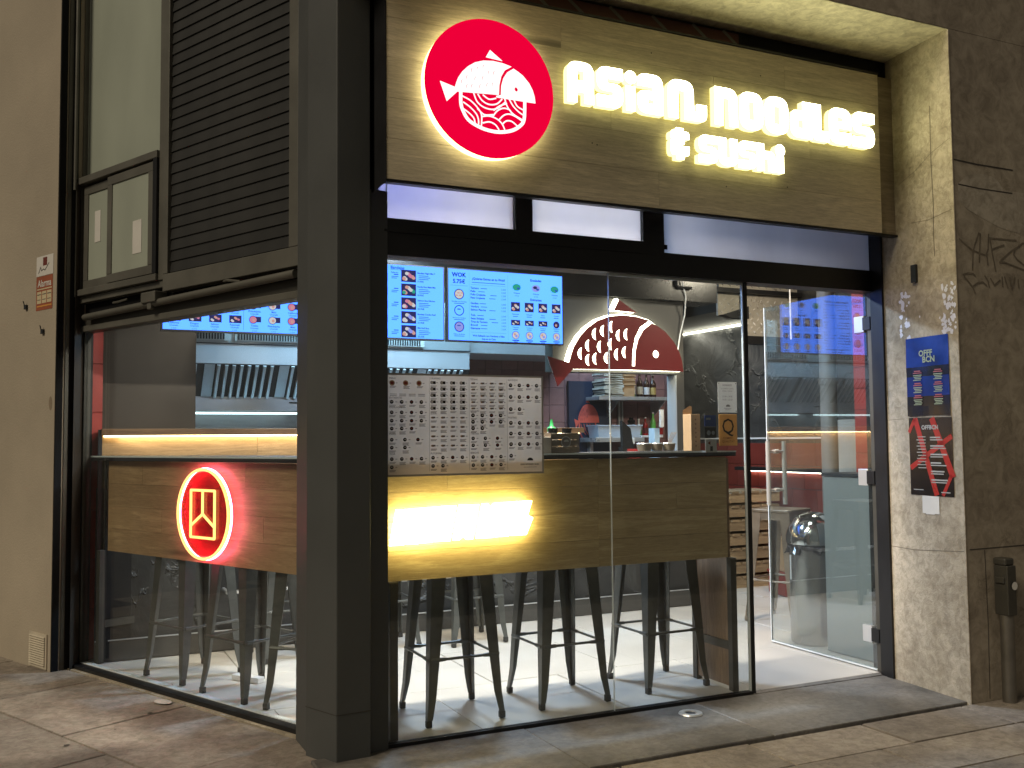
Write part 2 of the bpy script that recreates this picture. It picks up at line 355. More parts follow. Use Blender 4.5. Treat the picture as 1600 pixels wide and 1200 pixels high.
def solid(name, outlines, depth, mats, parent=None, y=0.0, inset=0):
    """extruded plate with holes: outlines in (x, z), back on plane y, front at y - depth; mats = face, side"""
    c = bpy.data.curves.new(name, 'CURVE'); c.dimensions = '2D'; c.fill_mode = 'BOTH'; c.extrude = depth / 2
    for ol in outlines:
        sp = c.splines.new('POLY'); sp.points.add(len(ol) - 1)
        for i, p in enumerate(ol): sp.points[i].co = (p[0], p[1], 0, 1)
        sp.use_cyclic_u = True
    o = bpy.data.objects.new(name, c); me0 = o.to_mesh()
    vs = [(v.co.x, y - depth / 2 - v.co.z, v.co.y) for v in me0.vertices]
    fs = [tuple(p.vertices) for p in me0.polygons]
    nz = [(2 if p.normal.z < 0 and len(mats) > 2 else 0) if abs(p.normal.z) > .5 else (1 if len(mats) > 1 else 0) for p in me0.polygons]
    o.to_mesh_clear(); bpy.data.objects.remove(o); bpy.data.curves.remove(c)
    mb = MB(); mb.v = vs; mb.f = fs; mb.m = nz
    return mb.build(name, list(mats), parent)
def thing(name, label, cat, loc=(0, 0, 0), rz=0, group=None):
    o = bpy.data.objects.new(name, None); COL.objects.link(o); o.location = loc; o.rotation_euler = (0, 0, rz); o.empty_display_size = .1
    o['label'] = label; o['category'] = cat
    if group: o['group'] = group
    return o
def tag(o, label, cat, group=None):
    o['label'] = label; o['category'] = cat
    if group: o['group'] = group
    return o
def piece(proto, name, loc, parent, scale=None, rz=0):
    o = proto.copy(); o.name = name; COL.objects.link(o); o.parent = parent; o.location = loc; o.rotation_euler = (0, 0, rz)
    if scale: o.scale = scale
    return o
def copy_tree(o, parent=None):
    c = o.copy(); COL.objects.link(c); c.parent = parent
    for ch in list(o.children): copy_tree(ch, c)
    return c
# the side facade's own frame: x to the right seen from the street, y inwards
F1P = Vector((-.240, .426, 0)); F1R = math.atan2(-.908, .42)
F1M = Matrix.Translation(F1P) @ Matrix.Rotation(F1R, 4, 'Z')
def f1(x, y, z=0): return tuple(F1M @ Vector((x, y, z)))
GZ = -.024

# ------------------------------------------------------------------ ground
MB().box(-60, 60, -60, 60, -.60, -.075).build('ground', m_joint, kind='structure')
pave = bpy.data.objects.new('pavement', None); COL.objects.link(pave); pave['kind'] = 'structure'
def clip(poly, a, b, c):       # keep a*x + b*y >= c
    out = []
    for i, p in enumerate(poly):
        q = poly[(i + 1) % len(poly)]; dp, dq = a * p[0] + b * p[1] - c, a * q[0] + b * q[1] - c
        if dp >= 0: out.append(p)
        if (dp >= 0) != (dq >= 0):
            t = dp / (dp - dq); out.append((p[0] + (q[0] - p[0]) * t, p[1] + (q[1] - p[1]) * t))
    return out
def slab(poly, top, mat=m_pave, name='paving_slab', parent=pave):
    if len(poly) < 3: return
    cx = sum(p[0] for p in poly) / len(poly); cy = sum(p[1] for p in poly) / len(poly)
    if max(math.hypot(p[0] - cx, p[1] - cy) for p in poly) < .05: return
    mb = MB(); n = len(poly); dz = random.uniform(-.0025, .0025)
    inn = [(cx + (p[0] - cx) * .992, cy + (p[1] - cy) * .992) for p in poly]
    tl = [random.uniform(-.0012, .0012) for _ in poly]
    vs = [(x, y, -.12) for x, y in poly] + [(x, y, top - .004 + dz) for x, y in poly] + [(x, y, top + dz + tl[i]) for i, (x, y) in enumerate(inn)]
    fs = [(i, (i + 1) % n, n + (i + 1) % n, n + i) for i in range(n)] + [(n + i, n + (i + 1) % n, 2 * n + (i + 1) % n, 2 * n + i) for i in range(n)] + [tuple(range(2 * n, 3 * n))]
    mb.add(vs, fs); o = mb.build(name, mat, parent)
    return o
# dividing line runs out from the corner column towards the street
LD = Vector((-.36, -.93)).normalized(); LN = (-LD.y, LD.x)      # normal pointing to +x side
c0 = LN[0] * -.24 + LN[1] * -.10
if LN[0] < 0: LN = (-LN[0], -LN[1]); c0 = -c0
g = .0055
for j in range(7):                                                     # slabs in front of the shop front
    y1 = -.612 - j * .30; y0 = y1 - .30; x = -2.6 + (j % 3) * .23
    while x < 5.4:
        wd = random.choice((.42, .62, .62, .84))
        slab(clip([(x + g, y0 + g), (x + wd - g, y0 + g), (x + wd - g, y1 - g), (x + g, y1 - g)], LN[0], LN[1], c0 + .003), -.013)
        x += wd
for j in range(6):                                                     # big pale slabs along the side facade
    for i in range(8):
        y1 = -.075 - j * .62; x0 = -4.2 + i * .85 + (j % 2) * .4; wd = .85
        q = [f1(x0 + g, y1 - .62 + g), f1(x0 + wd - g, y1 - .62 + g), f1(x0 + wd - g, y1 - g), f1(x0 + g, y1 - g)]
        slab(clip([(p[0], p[1]) for p in q], -LN[0], -LN[1], -c0 + .003), GZ)
MB().add([f1(-4.5, -.075, -.12), f1(.30, -.075, -.12), f1(.30, .12, -.12), f1(-4.5, .12, -.12), f1(-4.5, -.075, GZ + .004), f1(.30, -.075, GZ + .004), f1(.30, .12, GZ + .010), f1(-4.5, .12, GZ + .010)],
         [(4, 5, 6, 7), (0, 1, 5, 4), (1, 2, 6, 5)]).build('kerb_strip', m_reveal, kind='structure')
th = bpy.data.objects.new('threshold', None); COL.objects.link(th); th['kind'] = 'structure'
for x0, x1 in ((-.32, .62), (.62, 1.52), (1.52, 2.74)):
    slab([(x0 + .001, -.592), (x1 - .001, -.592), (x1 - .001, -.022), (x0 + .001, -.022)], -.006, m_thresh, 'threshold_slab', th)
MB().box(1.875, 2.76, -.022, .06, -.1, -.004).build('threshold_strip', m_thresh, th)
gum = MB(); rg = random.Random(3)
for i in range(150):
    x, y = rg.uniform(-2.2, 3.6), rg.uniform(-1.9, 1.6); r_ = rg.uniform(.006, .016)
    if y > -.64 and x > -.30: continue
    if (x - F1P.x) * .908 + (y - F1P.y) * .42 > -.12: continue
    top = -.0095 if (LN[0] * x + LN[1] * y > c0) else GZ + .0035
    gum.add([(x + r_ * rg.uniform(.7, 1.2) * math.cos(k * .785), y + r_ * rg.uniform(.7, 1.2) * math.sin(k * .785), top) for k in range(8)], [tuple(range(8))])
gum.build('gum_spots', simple('old_gum', (.075, .065, .055), .8, bmp=0), kind='stuff')
d = thing('floor_drain', 'small round metal drain cover set in the threshold stone', 'drain', (1.395, -.165, -.006))
MB().lathe([(.0, .004), (.022, .004), (.024, .002)], n=20).build('centre_cap', m_darkgap, d, True)
MB().lathe([(.026, .001), (.028, .007), (.052, .007), (.056, .001)], n=24).build('rim', m_steel, d, True)
st = tag(MB().add([f1(-.93 + .05 * math.cos(a) * 1.2, -.13 + .035 * math.sin(a), GZ + .0085) for a in [i * math.pi / 5 for i in range(10)]] + [f1(-.93, -.13, GZ + .016)],
              [(i, (i + 1) % 10, 10) for i in range(10)]).build('flattened_paper', m_paper), 'small trodden paper scrap on the pavement beside the side window sill', 'litter')

# ------------------------------------------------------------------ walls of the building
F = thing('left_facade_wall', 'smooth beige rendered wall left of the black side window', 'wall', F1P, F1R)
MB().box(-9, -2.035, -.17, .04, -.2, 6).build('wall_face', m_wall_left, F)
for (x, z) in ((-2.411, 2.066), (-2.189, 1.903)):
    h = MB(); h.box(x - .012, x + .016, -.183, -.16, z - .014, z + .012).cyl((x - .004, -.18, z), (x - .004, -.19, z + .035), .003).build('anchor_stub', m_darkgap, F)
MB().disc(-2.085, 1.483, .02, -.1712, 0, 14, .04).build('stain', simple('old_stain', (.25, .20, .14), .9), F)
v = thing('wall_vent', 'small white louvred vent low on the beige wall', 'vent', F1P, F1R)
MB().box(-2.285, -2.068, -.178, -.171, -.015, .178).build('frame', simple('dusty_white', (.55, .49, .38), .7), v)
for i in range(13):
    z = .0 + i * .0128
    MB().add([(-2.27, -.179, z), (-2.083, -.179, z), (-2.083, -.187, z + .004), (-2.27, -.187, z + .004), (-2.27, -.179, z + .010), (-2.083, -.179, z + .010)], [(0, 1, 2, 3), (3, 2, 5, 4)]).build('slat', MATS['dusty_white'], v)
a = thing('alarm_sticker', 'white and brown alarm notice stickers on the beige wall', 'sticker', F1P, F1R)
MB().rect(-2.289, -2.078, 2.232, 2.348, -.1715).rect(-2.205, -2.155, 2.290, 2.338, -.1722, 1).build('top_notice', [m_paper, simple('maroon_ink', (.16, .03, .02), .6)], a)
q = MB(); q.stroke([(-2.26, 2.25), (-2.235, 2.285), (-2.225, 2.262), (-2.20, 2.27), (-2.18, 2.262), (-2.15, 2.285), (-2.13, 2.30)], .006, -.1722); q.build('signature_print', simple('grey_ink', (.12, .11, .10), .6), a)
q = MB(); q.rect(-2.287, -2.082, 2.030, 2.229, -.1715, 0).text('Alarma', -2.184, 2.168, .058, -.1722, 1, 'C', 1.0, .02)
for i in range(3): q.rect(-2.275 + i * .063, -2.220 + i * .063, 2.070, 2.140, -.1722, 2).rect(-2.27 + i * .063, -2.225 + i * .063, 2.120, 2.125, -.1728, 3).rect(-2.27 + i * .063, -2.228 + i * .063, 2.09, 2.094, -.1728, 3)
q.rect(-2.275, -2.09, 2.150, 2.157, -.1722, 2).rect(-2.275, -2.09, 2.050, 2.058, -.1722, 4)
q.build('alarm_notice', [simple('rust_print', (.33, .09, .04), .6), m_paper, simple('cream_print', (.62, .52, .33), .6), MATS['grey_ink'], simple('orange_print', (.65, .30, .06), .6)], a)

G = thing('stone_facade_wall', 'grimy stone facade wall with scratched graffiti right of the entrance', 'wall')
MB().prism([(2.672, -.613), (9, -.613), (9, -.2), (2.80, -.2), (2.745, -.03), (2.735, -.03)], -.2, 3.243).build('wall_face', [m_wall_right], G)
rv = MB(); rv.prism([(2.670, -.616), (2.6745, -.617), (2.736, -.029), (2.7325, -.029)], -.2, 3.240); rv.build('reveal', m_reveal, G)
MB().box(-.318, 9, -.613, .3, 3.245, 6.5).build('upper_wall', m_wall_right, G)
MB().box(-.316, 2.73, -.611, -.03, 3.2405, 3.2445).build('soffit', concrete('soffit_concrete', (.72, .66, .50), (.58, .53, .39), 2.5, 18, .85, .3, False), G)
gr = [[(2.703, 2.204), (2.744, 2.18), (2.791, 2.155), (2.844, 2.144), (2.88, 2.137)], [(2.84, 2.245), (2.806, 2.179), (2.793, 2.14), (2.786, 2.057)], [(2.849, 2.242), (2.841, 2.162), (2.835, 2.099)], [(2.908, 2.244), (2.9, 2.167), (2.889, 2.147), (2.895, 2.09)], [(2.916, 2.226), (2.927, 2.162), (2.941, 2.1), (2.949, 2.062)], [(2.912, 2.225), (3.106, 2.228)], [(2.927, 2.169), (3.016, 2.198)], [(3.162, 2.219), (3.065, 2.17), (2.988, 2.119)], [(2.979, 2.109), (3.016, 2.111), (3.154, 2.082)], [(3.153, 2.218), (3.094, 2.181), (3.083, 2.155), (3.11, 2.131), (3.156, 2.108)], [(2.719, 2.031), (2.754, 2.04), (2.79, 2.039), (2.803, 2.03)], [(2.727, 2.022), (2.757, 1.996), (2.782, 1.975), (2.798, 1.945)], [(2.782, 1.975), (2.819, 1.996), (2.855, 2.002), (2.881, 1.987)], [(2.87, 2.034), (2.891, 2.01), (2.899, 1.979)], [(2.91, 2.024), (2.936, 1.991), (2.978, 2.019)], [(2.993, 2.036), (2.995, 1.988)], [(3.011, 2.037), (3.032, 1.984)], [(3.049, 2.036), (3.059, 1.979), (3.08, 2.019), (3.086, 2.038)], [(3.109, 2.03), (3.111, 1.988)]]
q = MB()
for i, s_ in enumerate(gr): q.stroke(s_, .0085, -.6142 - i * .00004)
q.build('graffiti', simple('dark_marker', (.17, .14, .10), .8, var=.3, scale=40), G)
q = MB()
for z, x0, x1 in ((2.59, 2.685, 3.10), (2.47, 2.71, 3.09)): q.stroke([(x0, z + .004), ((x0 + x1) / 2 - .05, z - .003), (x1, z - .004)], .007, -.6141)
for z in (.708, ): q.stroke([(2.70, z), (3.6, z + .004)], .005, -.6141)
q.stroke([(2.80, .70), (2.806, .35), (2.80, 0)], .004, -.6141)
q.build('joint_crack', m_joint, G)
MB().poly(roundpoly([(2.705, 2.475), (2.78, 2.53, .03), (2.86, 2.545, .05), (2.98, 2.535, .05), (3.03, 2.475, .03), (3.30, 2.478), (3.30, 2.25, .03), (3.00, 2.28, .05), (2.75, 2.36, .05), (2.708, 2.40)]), -.6138).build('patch_repair', concrete('repair_mortar', (.46, .41, .33), (.38, .33, .26), 3, 20, .9, .2, False), G)
q = MB()
def onrev(t, z, e=.0015):      # a point on the reveal face, t metres out from the inner edge
    a = Vector((2.7325, -.029)); b = Vector((2.670, -.616)); dd = (b - a).normalized(); p = a + dd * t
    return (p.x - e, p.y - e * .1, z)
def revquad(mb, t0, t1, z0, z1, e, m=0): mb.add([onrev(t0, z0, e), onrev(t1, z0, e), onrev(t1, z1, e), onrev(t0, z1, e)], [(0, 1, 2, 3)], m)
def revstroke(mb, pts, wd, e, m=0):
    for (a, z), (b, y) in zip(pts, pts[1:]):
        l = math.hypot(b - a, y - z) or 1; nx, nz = -(y - z) / l * wd / 2, (b - a) / l * wd / 2
        mb.add([onrev(a + nx, z + nz, e), onrev(a - nx, z - nz, e), onrev(b - nx, y - nz, e), onrev(b + nx, y + nz, e)], [(0, 1, 2, 3)], m)
revstroke(q, [(.455, 2.90), (.452, 2.62), (.458, 2.40), (.452, 2.25), (.456, 2.14)], .005, .0012)
revstroke(q, [(.22, 2.56), (.34, 2.60), (.45, 2.66), (.58, 2.70)], .002, .0012); revstroke(q, [(.3, 2.34), (.42, 2.33), (.58, 2.35)], .002, .0012)
revstroke(q, [(.0, .68), (.25, .675), (.58, .70)], .003, .0012); revstroke(q, [(.05, 1.335), (.2, 1.34)], .002, .0012)
q.build('reveal_crack', simple('crack_shade', (.16, .135, .10), .9), G)
br = tag(MB().add([onrev(.30, 2.03, .001), onrev(.335, 2.03, .001), onrev(.335, 2.12, .001), onrev(.30, 2.12, .001), onrev(.30, 2.03, .018), onrev(.335, 2.03, .018), onrev(.335, 2.12, .018), onrev(.30, 2.12, .018)],
       [(4, 5, 6, 7), (0, 1, 5, 4), (1, 2, 6, 5), (2, 3, 7, 6), (3, 0, 4, 7)]).build('iron_bracket', m_darkgap), 'small dark iron stub fixed on the pale stone reveal', 'bracket')
# torn tape remains around the posters
tape = MB()
for i in range(95):
    t = random.choice((random.uniform(.20, .28), random.uniform(.50, .58), random.uniform(.2, .58) if i % 4 == 0 else random.uniform(.49, .57)))
    z = random.uniform(1.745, 1.99); r1 = random.uniform(.006, .016)
    k = random.randint(4, 6); ph = random.random() * 6
    tape.add([onrev(t + r1 * random.uniform(.5, 1.2) * math.cos(ph + j * 6.283 / k), z + r1 * random.uniform(.5, 1.5) * math.sin(ph + j * 6.283 / k), .0016 + i * .00002) for j in range(k)], [tuple(range(k))])
tape.build('tape_scraps', simple('torn_tape', (.80, .80, .85), .35), G)['kind'] = 'stuff'

m_pblue = simple('poster_blue', (.012, .032, .20), .22, var=.45, scale=5, bmp=.25, bscale=7)
m_pblack = simple('poster_black', (.018, .014, .014), .22, var=.4, scale=5, bmp=.15, bscale=6)
m_pred = simple('poster_red', (.42, .03, .025), .3, var=.15)
m_plight = simple('poster_lettering', (.36, .42, .27), .4, bmp=0); m_pinkl = simple('poster_pink_lettering', (.40, .10, .10), .4, bmp=0); m_pwhite = simple('poster_white', (.42, .42, .40), .4, bmp=0)
RV = Matrix.Translation(Vector((2.7325, -.029, 0))) @ Matrix.Rotation(math.atan2(-.587, -.0625), 4, 'Z')      # local x runs out along the reveal, -y faces the street... mirrored below
def rtext(mb, s_, t, z, size, e, m, align='C', bold=0.0):
    vs, fs, wd = glyphs(s_, bold); o = t - wd * size * {'L': 0, 'C': .5, 'R': 1}[align]
    mb.add([onrev(o + p[0] * size, z + p[1] * size, e) for p in vs], fs, m)
p1 = thing('event_poster', 'glossy blue and black event poster, the upper of two on the reveal', 'poster', group='event posters on the stone reveal')
q = MB(); n_ = 8
for i in range(n_):
    for j in range(n_):
        pass
for i in range(n_):
    t0, t1 = .236 + .291 * i / n_, .236 + .291 * (i + 1) / n_
    for j in range(n_):
        z0, z1 = 1.352 + .396 * j / n_, 1.352 + .396 * (j + 1) / n_
        f_ = lambda a, b: .0040 + .0028 * math.sin(a * 25 + b * 17) * math.sin(b * 12 + 1)
        q.add([onrev(t0, z0, f_(t0, z0)), onrev(t1, z0, f_(t1, z0)), onrev(t1, z1, f_(t1, z1)), onrev(t0, z1, f_(t0, z1))], [(0, 1, 2, 3)], 1 if (j < 2 or j == 4) else 0)
q.build('sheet', [m_pblue, m_pblack], p1, True)
q = MB(); rtext(q, 'OFFF', .375, 1.652, .042, .0078, 0, 'C', .03); rtext(q, 'BCN', .395, 1.620, .042, .0078, 0, 'C', .03); q.build('title_lettering', m_plight, p1)
q = MB()
for c_ in (.315, .455):
    for r_ in range(3):
        z = 1.575 - r_ * .062; revquad(q, c_ - .022, c_ + .022, z, z + .006, .0082, 0); revquad(q, c_ - .03, c_ + .03, z - .009, z - .004, .0082, 0)
        for k in range(4): revquad(q, c_ - .03 + .005 * (k % 3), c_ + .03 - .006 * (k % 2), z - .020 - k * .008, z - .016 - k * .008, .0082, 1)
q.build('small_lettering', [m_pinkl, m_plight], p1)['kind'] = 'stuff'
p2 = thing('event_poster', 'black event poster with diagonal red beams, the lower of two on the reveal', 'poster', group='event posters on the stone reveal')
q = MB(); revquad(q, .240, .532, .955, 1.343, .0035, 0)
for a_, b_, wd in (((.285, 1.34), (.42, .958), .032), ((.40, 1.34), (.53, 1.05), .036), ((.245, 1.09), (.53, 1.25), .026), ((.24, 1.27), (.285, 1.34), .02), ((.46, .958), (.52, 1.06), .02)):
    revstroke(q, [a_, b_], wd, .0042, 1)
q.build('sheet', [m_pblack, m_pred], p2)
q = MB(); rtext(q, 'OFFBCN', .386, 1.284, .030, .0052, 0, 'C', .035)
for r_ in range(11): revquad(q, .30 - .008 * (r_ % 2), .355, 1.245 - r_ * .0155, 1.249 - r_ * .0155, .0050)
for r_ in range(6):
    z = 1.24 - r_ * .042; revquad(q, .385, .385 + .07 + .02 * (r_ % 3), z, z + .007, .0050); revquad(q, .385, .47 + .02 * (r_ % 2), z - .011, z - .006, .0050)
revquad(q, .262, .33, .980, .984, .0050); revquad(q, .45, .51, .972, .977, .0050)
q.build('lettering', m_pwhite, p2)['kind'] = 'stuff'
slp = MB(); revquad(slp, .318, .432, .866, .953, .003); revquad(slp, .34, .40, .862, .868, .0032)
tag(slp.build('paper_slip', m_paper), 'torn white paper slip taped just below the red beam poster', 'paper')

# pole beside the wall
p = thing('utility_pole', 'short steel conduit post with dark grey box against the grimy wall', 'post', (2.872, -.665, GZ))
MB().cyl((0, 0, 0), (0, 0, .42), .032, n=20).build('pipe', simple('dull_pipe_steel', (.20, .185, .16), .38, .7, var=.2), p, True)
MB().box(-.030, .030, -.036, .040, .42, .655).box(-.038, -.030, -.02, .03, .57, .60).build('meter_box', m_anthra, p, bevel=.006)
MB().box(-.034, .028, -.03, .04, .655, .690).build('cap', m_anthra, p, bevel=.008)
MB().disc(.01, .56, .02, -.0415, 0, 10).build('label_plate', m_paper, p)

# corner column
K = thing('corner_column', 'dark grey painted column at the corner between both windows', 'column')
colp = [(-.312, .092), (-.237, -.098), (-.092, -.084), (-.090, -.046), (-.004, -.034), (-.004, .07), (-.13, .38), (-.205, .39), (-.318, .345 - .02)]
MB().prism([f1(.24, -.19)[:2] if False else (-.312, .092), (-.237, -.098), (-.092, -.084), (-.088, .06), (-.2, .30)], -.2, 3.24).build('shaft', m_paint, K, bevel=.004)
MB().prism([(-.089, -.046), (-.003, -.034), (-.003, .07), (-.12, .36), (-.19, .36), (-.12, .1)], -.2, 2.30).build('side_casing', m_paint, K)
MB().prism([(-.089, -.03), (-.06, -.03), (-.06, .07), (-.12, .36), (-.19, .36), (-.12, .1)], 2.30, 3.24).build('upper_casing', m_blackmat, K)
MB().prism([(-.314, .0935), (-.2385, -.0995), (-.0915, -.0855), (-.09, -.083), (-.236, -.096), (-.3105, .0925)],   .1735, .1752).build('plinth_joint', m_joint, K)
# keep the inside of the corner closed
MB().prism([(-.30, .10), (-.20, .30), (-.19, .36), (-.215, .39), (-.262, .42), (-.30, .32)], -.2, 3.24).build('side_return', m_paint, K)

# ------------------------------------------------------------------ side facade (left): window, louvre, sliding window
def B1(parent, name, mat, *b, bevel=0): return MB().box(*b).build(name, mat, parent, bevel=bevel)
W1 = thing('side_window', 'large side shop window with black frame and low sill', 'window', F1P, F1R)
B1(W1, 'sill', m_black, -2.03, .03, -.055, .030, -.058, .0, bevel=.003)
B1(W1, 'sill_trim', m_edge, -2.02, .03, -.004, .028, .0005, .005)
B1(W1, 'side_frame', m_black, -2.063, -2.032, -.05, .05, 0, 1.90)
B1(W1, 'side_frame', m_anthra, -2.031, -2.018, -.008, .03, .0, 1.90)
B1(W1, 'glass', m_glass, -2.018, .02, .004, .012, .005, 1.895)
J = thing('shutter_guide', 'stacked black steel shutter channels between beige wall and side window', 'frame', F1P, F1R)
B1(J, 'back_plate', m_black, -2.20, -2.064, -.005, .05, -.04, 4.6)
B1(J, 'channel', m_blackmat, -2.034, -2.026, -.168, -.130, -.03, 4.6)
B1(J, 'channel', m_bronze, -2.036, -2.028, -.118, -.095, -.03, 4.6, bevel=.002)
B1(J, 'channel', m_black, -2.038, -2.032, -.094, -.055, -.03, 4.6)
B1(J, 'channel', m_anthra, -2.038, -2.030, -.050, -.040, -.03, 1.97)
MB().cyl((-2.008, -.085, 2.72), (-2.008, -.085, 4.4), .010, n=10).build('conduit', m_bronze, J, True)
U = thing('upper_side_frame', 'brown grey metal header framework above the side window', 'frame', F1P, F1R)
B1(U, 'header', m_anthra, -2.03, .02, -.02, .05, 1.896, 1.985)
B1(U, 'header_lip', m_bronze, -2.03, .02, -.034, -.02, 1.896, 1.93, bevel=.003)
B1(U, 'recess', m_blackmat, -2.03, .02, .0, .05, 1.985, 2.12)
B1(U, 'beam', m_bronze, -2.05, -1.11, -.045, .0, 2.062, 2.098, bevel=.003)
MB().cyl((-1.93, -.055, 1.972), (.0, -.055, 2.002), .019, n=12).build('tension_tube', m_bronze, U, True)
MB().box(-1.27, -1.13, -.085, -.01, 1.985, 2.042).box(-1.22, -1.18, -.078, -.055, 1.95, 1.99).build('clamp', m_bronze, U, bevel=.005)
MB().tube([(-1.60, -.06, 2.025), (-1.52, -.075, 2.02), (-1.45, -.06, 2.03)], .006, 6).build('hook', m_bronze, U)
MB().tube([(-.56, -.05, 2.03), (-.50, -.075, 2.025), (-.43, -.05, 2.015)], .006, 6).build('hook', m_bronze, U)
B1(U, 'mullion', m_bronze, -1.150, -1.100, -.055, .0, 2.10, 4.6, bevel=.003)
B1(U, 'backing', m_blackmat, -2.2, .02, .012, .05, 2.12, 4.6)
FP = thing('frosted_panel', 'tall pale green frosted glass panel above the small sliding window', 'panel', F1P, F1R)
B1(FP, 'pane', m_frostwall, -2.03, -1.153, -.004, .006, 2.795, 4.6)
B1(FP, 'edge_profile', m_bronze, -2.036, -2.026, -.03, .0, 2.795, 4.6)
SW = thing('sliding_window', 'small aluminium sliding window with two frosted sashes', 'window', F1P, F1R)
B1(SW, 'frame', m_bronze, -2.045, -1.152, -.070, -.004, 2.752, 2.792, bevel=.003)
B1(SW, 'frame', m_bronze, -2.045, -1.152, -.070, -.004, 2.100, 2.136, bevel=.003)
B1(SW, 'frame', m_bronze, -2.045, -2.012, -.070, -.004, 2.136, 2.752, bevel=.003)
B1(SW, 'frame', m_black, -1.190, -1.152, -.070, -.004, 2.136, 2.752, bevel=.003)
B1(SW, 'track', m_black, -2.01, -1.19, -.020, -.006, 2.14, 2.75)
def sash(x0, x1, y):
    s_ = MB(); t = .048
    s_.box(x0, x1, y - .02, y, 2.715 - t / 2, 2.715 + t / 2).box(x0, x1, y - .02, y, 2.165 - t / 2, 2.165 + t / 2).box(x0, x0 + t, y - .02, y, 2.19, 2.691).box(x1 - t, x1, y - .02, y, 2.19, 2.691)
    o = s_.build('sash', m_bronze, SW, bevel=.002)
    MB().box(x0 + t, x1 - t, y - .013, y - .007, 2.19, 2.691).build('pane', m_frostwall, o)
    return o
s1 = sash(-1.985, -1.63, -.022); s2 = sash(-1.675, -1.195, -.044)
MB().box(-1.865, -1.80, -.0372, -.0355, 2.40, 2.58).build('paper_note', m_paper, s1)
MB().box(-1.405, -1.315, -.0592, -.0575, 2.27, 2.45).build('paper_note', m_paper, s2)
LV = thing('louvre_panel', 'large black louvred ventilation panel in brown metal frame', 'louvre', F1P, F1R)
B1(LV, 'frame', m_bronze, -1.098, -1.055, -.060, -.0, 2.125, 4.6, bevel=.003)
B1(LV, 'frame', m_bronze, -.045, .022, -.060, -.0, 2.125, 4.6, bevel=.003)
B1(LV, 'frame', m_bronze, -1.098, .022, -.060, -.0, 2.035, 2.124, bevel=.003)
B1(LV, 'backing', m_black, -1.055, -.045, -.004, .008, 2.124, 4.6)
sl = MB().add([(-1.054, -.044, 0), (-.046, -.044, 0), (-.046, -.0365, .058), (-1.054, -.0365, .058), (-1.054, -.034, -.004), (-.046, -.034, -.004), (-.046, -.030, .058), (-1.054, -.030, .058), (-1.054, -.0445, -.003), (-.046, -.0445, -.003)],
              [(0, 1, 2, 3), (7, 6, 5, 4), (8, 9, 1, 0), (4, 5, 9, 8)]).build('slat', m_slat, LV)
sl.location = (0, 0, 2.135)
for i in range(1, 44): piece(sl, 'slat', (0, 0, 2.135 + i * .0575), LV)

# ------------------------------------------------------------------ shop front (right facade)
W2 = thing('front_window', 'front shop window of two frameless panes under a black header', 'window')
B1(W2, 'bottom_channel', m_black, -.02, 1.892, -.016, .018, -.035, .006)
for x0, x1 in ((-.03, 1.0885), (1.0925, 1.868)): B1(W2, 'glass_pane', m_glass, x0, x1, -.005, .005, .006, 2.03)
B1(W2, 'glass_edge', m_edge, 1.0894, 1.0914, -.0045, .0045, .006, 2.03)
B1(W2, 'glass_edge', m_edge, 1.868, 1.8735, -.006, .006, .006, 2.03)
B1(W2, 'pale_top_strip', m_edge, 1.093, 1.868, -.004, .004, 2.018, 2.030)
B1(W2, 'end_post', m_black, 1.874, 1.894, -.012, .016, .0, 2.03)
B1(W2, 'header', m_black, -.03, 2.87, -.030, .075, 2.031, 2.143)
B1(W2, 'header', m_black, -.03, 1.39, -.029, .06, 2.143, 2.189)
B1(W2, 'header_rib', m_black, -.03, 1.33, -.036, -.030, 2.130, 2.140)
for x0, x1 in ((.597, .684), (1.273, 1.392), (2.742, 2.76)): B1(W2, 'mullion', m_black, x0, x1, -.026, .06, 2.143 if x0 > 2 else 2.189, 2.40)
for x0, x1, z0 in ((-.03, .597, 2.189), (.684, 1.273, 2.189), (1.392, 2.742, 2.143)):
    B1(W2, 'transom_pane', m_frost, x0, x1, -.003, .004, z0, 2.40)
B1(W2, 'pane_edge', m_edge, .0, .004, -.006, -.003, 2.19, 2.36)
tag(MB().rect(1.405, 1.425, 2.165, 2.188, -.0045).build('small_sticker', m_blackmat), 'tiny square sticker in the corner of the longest transom pane', 'sticker')
B1(W2, 'jamb', m_black, 2.760, 2.880, -.030, .075, -.035, 2.031)
B1(W2, 'jamb', m_black, 2.760, 2.880, -.030, .075, 2.143, 2.40)
B1(W2, 'jamb_strip', m_anthra, 2.742, 2.7595, -.012, .030, .0, 2.031)
MB().prism([(2.7165, -.108), (2.750, -.108), (2.750, -.0125), (2.7235, -.0125)], -.006, 2.404).build('jamb_cover', m_black, W2)
MB().prism([(2.7105, -.108), (2.7163, -.108), (2.7195, -.062), (2.7137, -.062)], -.006, 2.404).build('jamb_rib', m_black, W2)
B1(W2, 'upper_fascia', m_black, -.06, 2.76, -.012, .10, 2.401, 3.243)

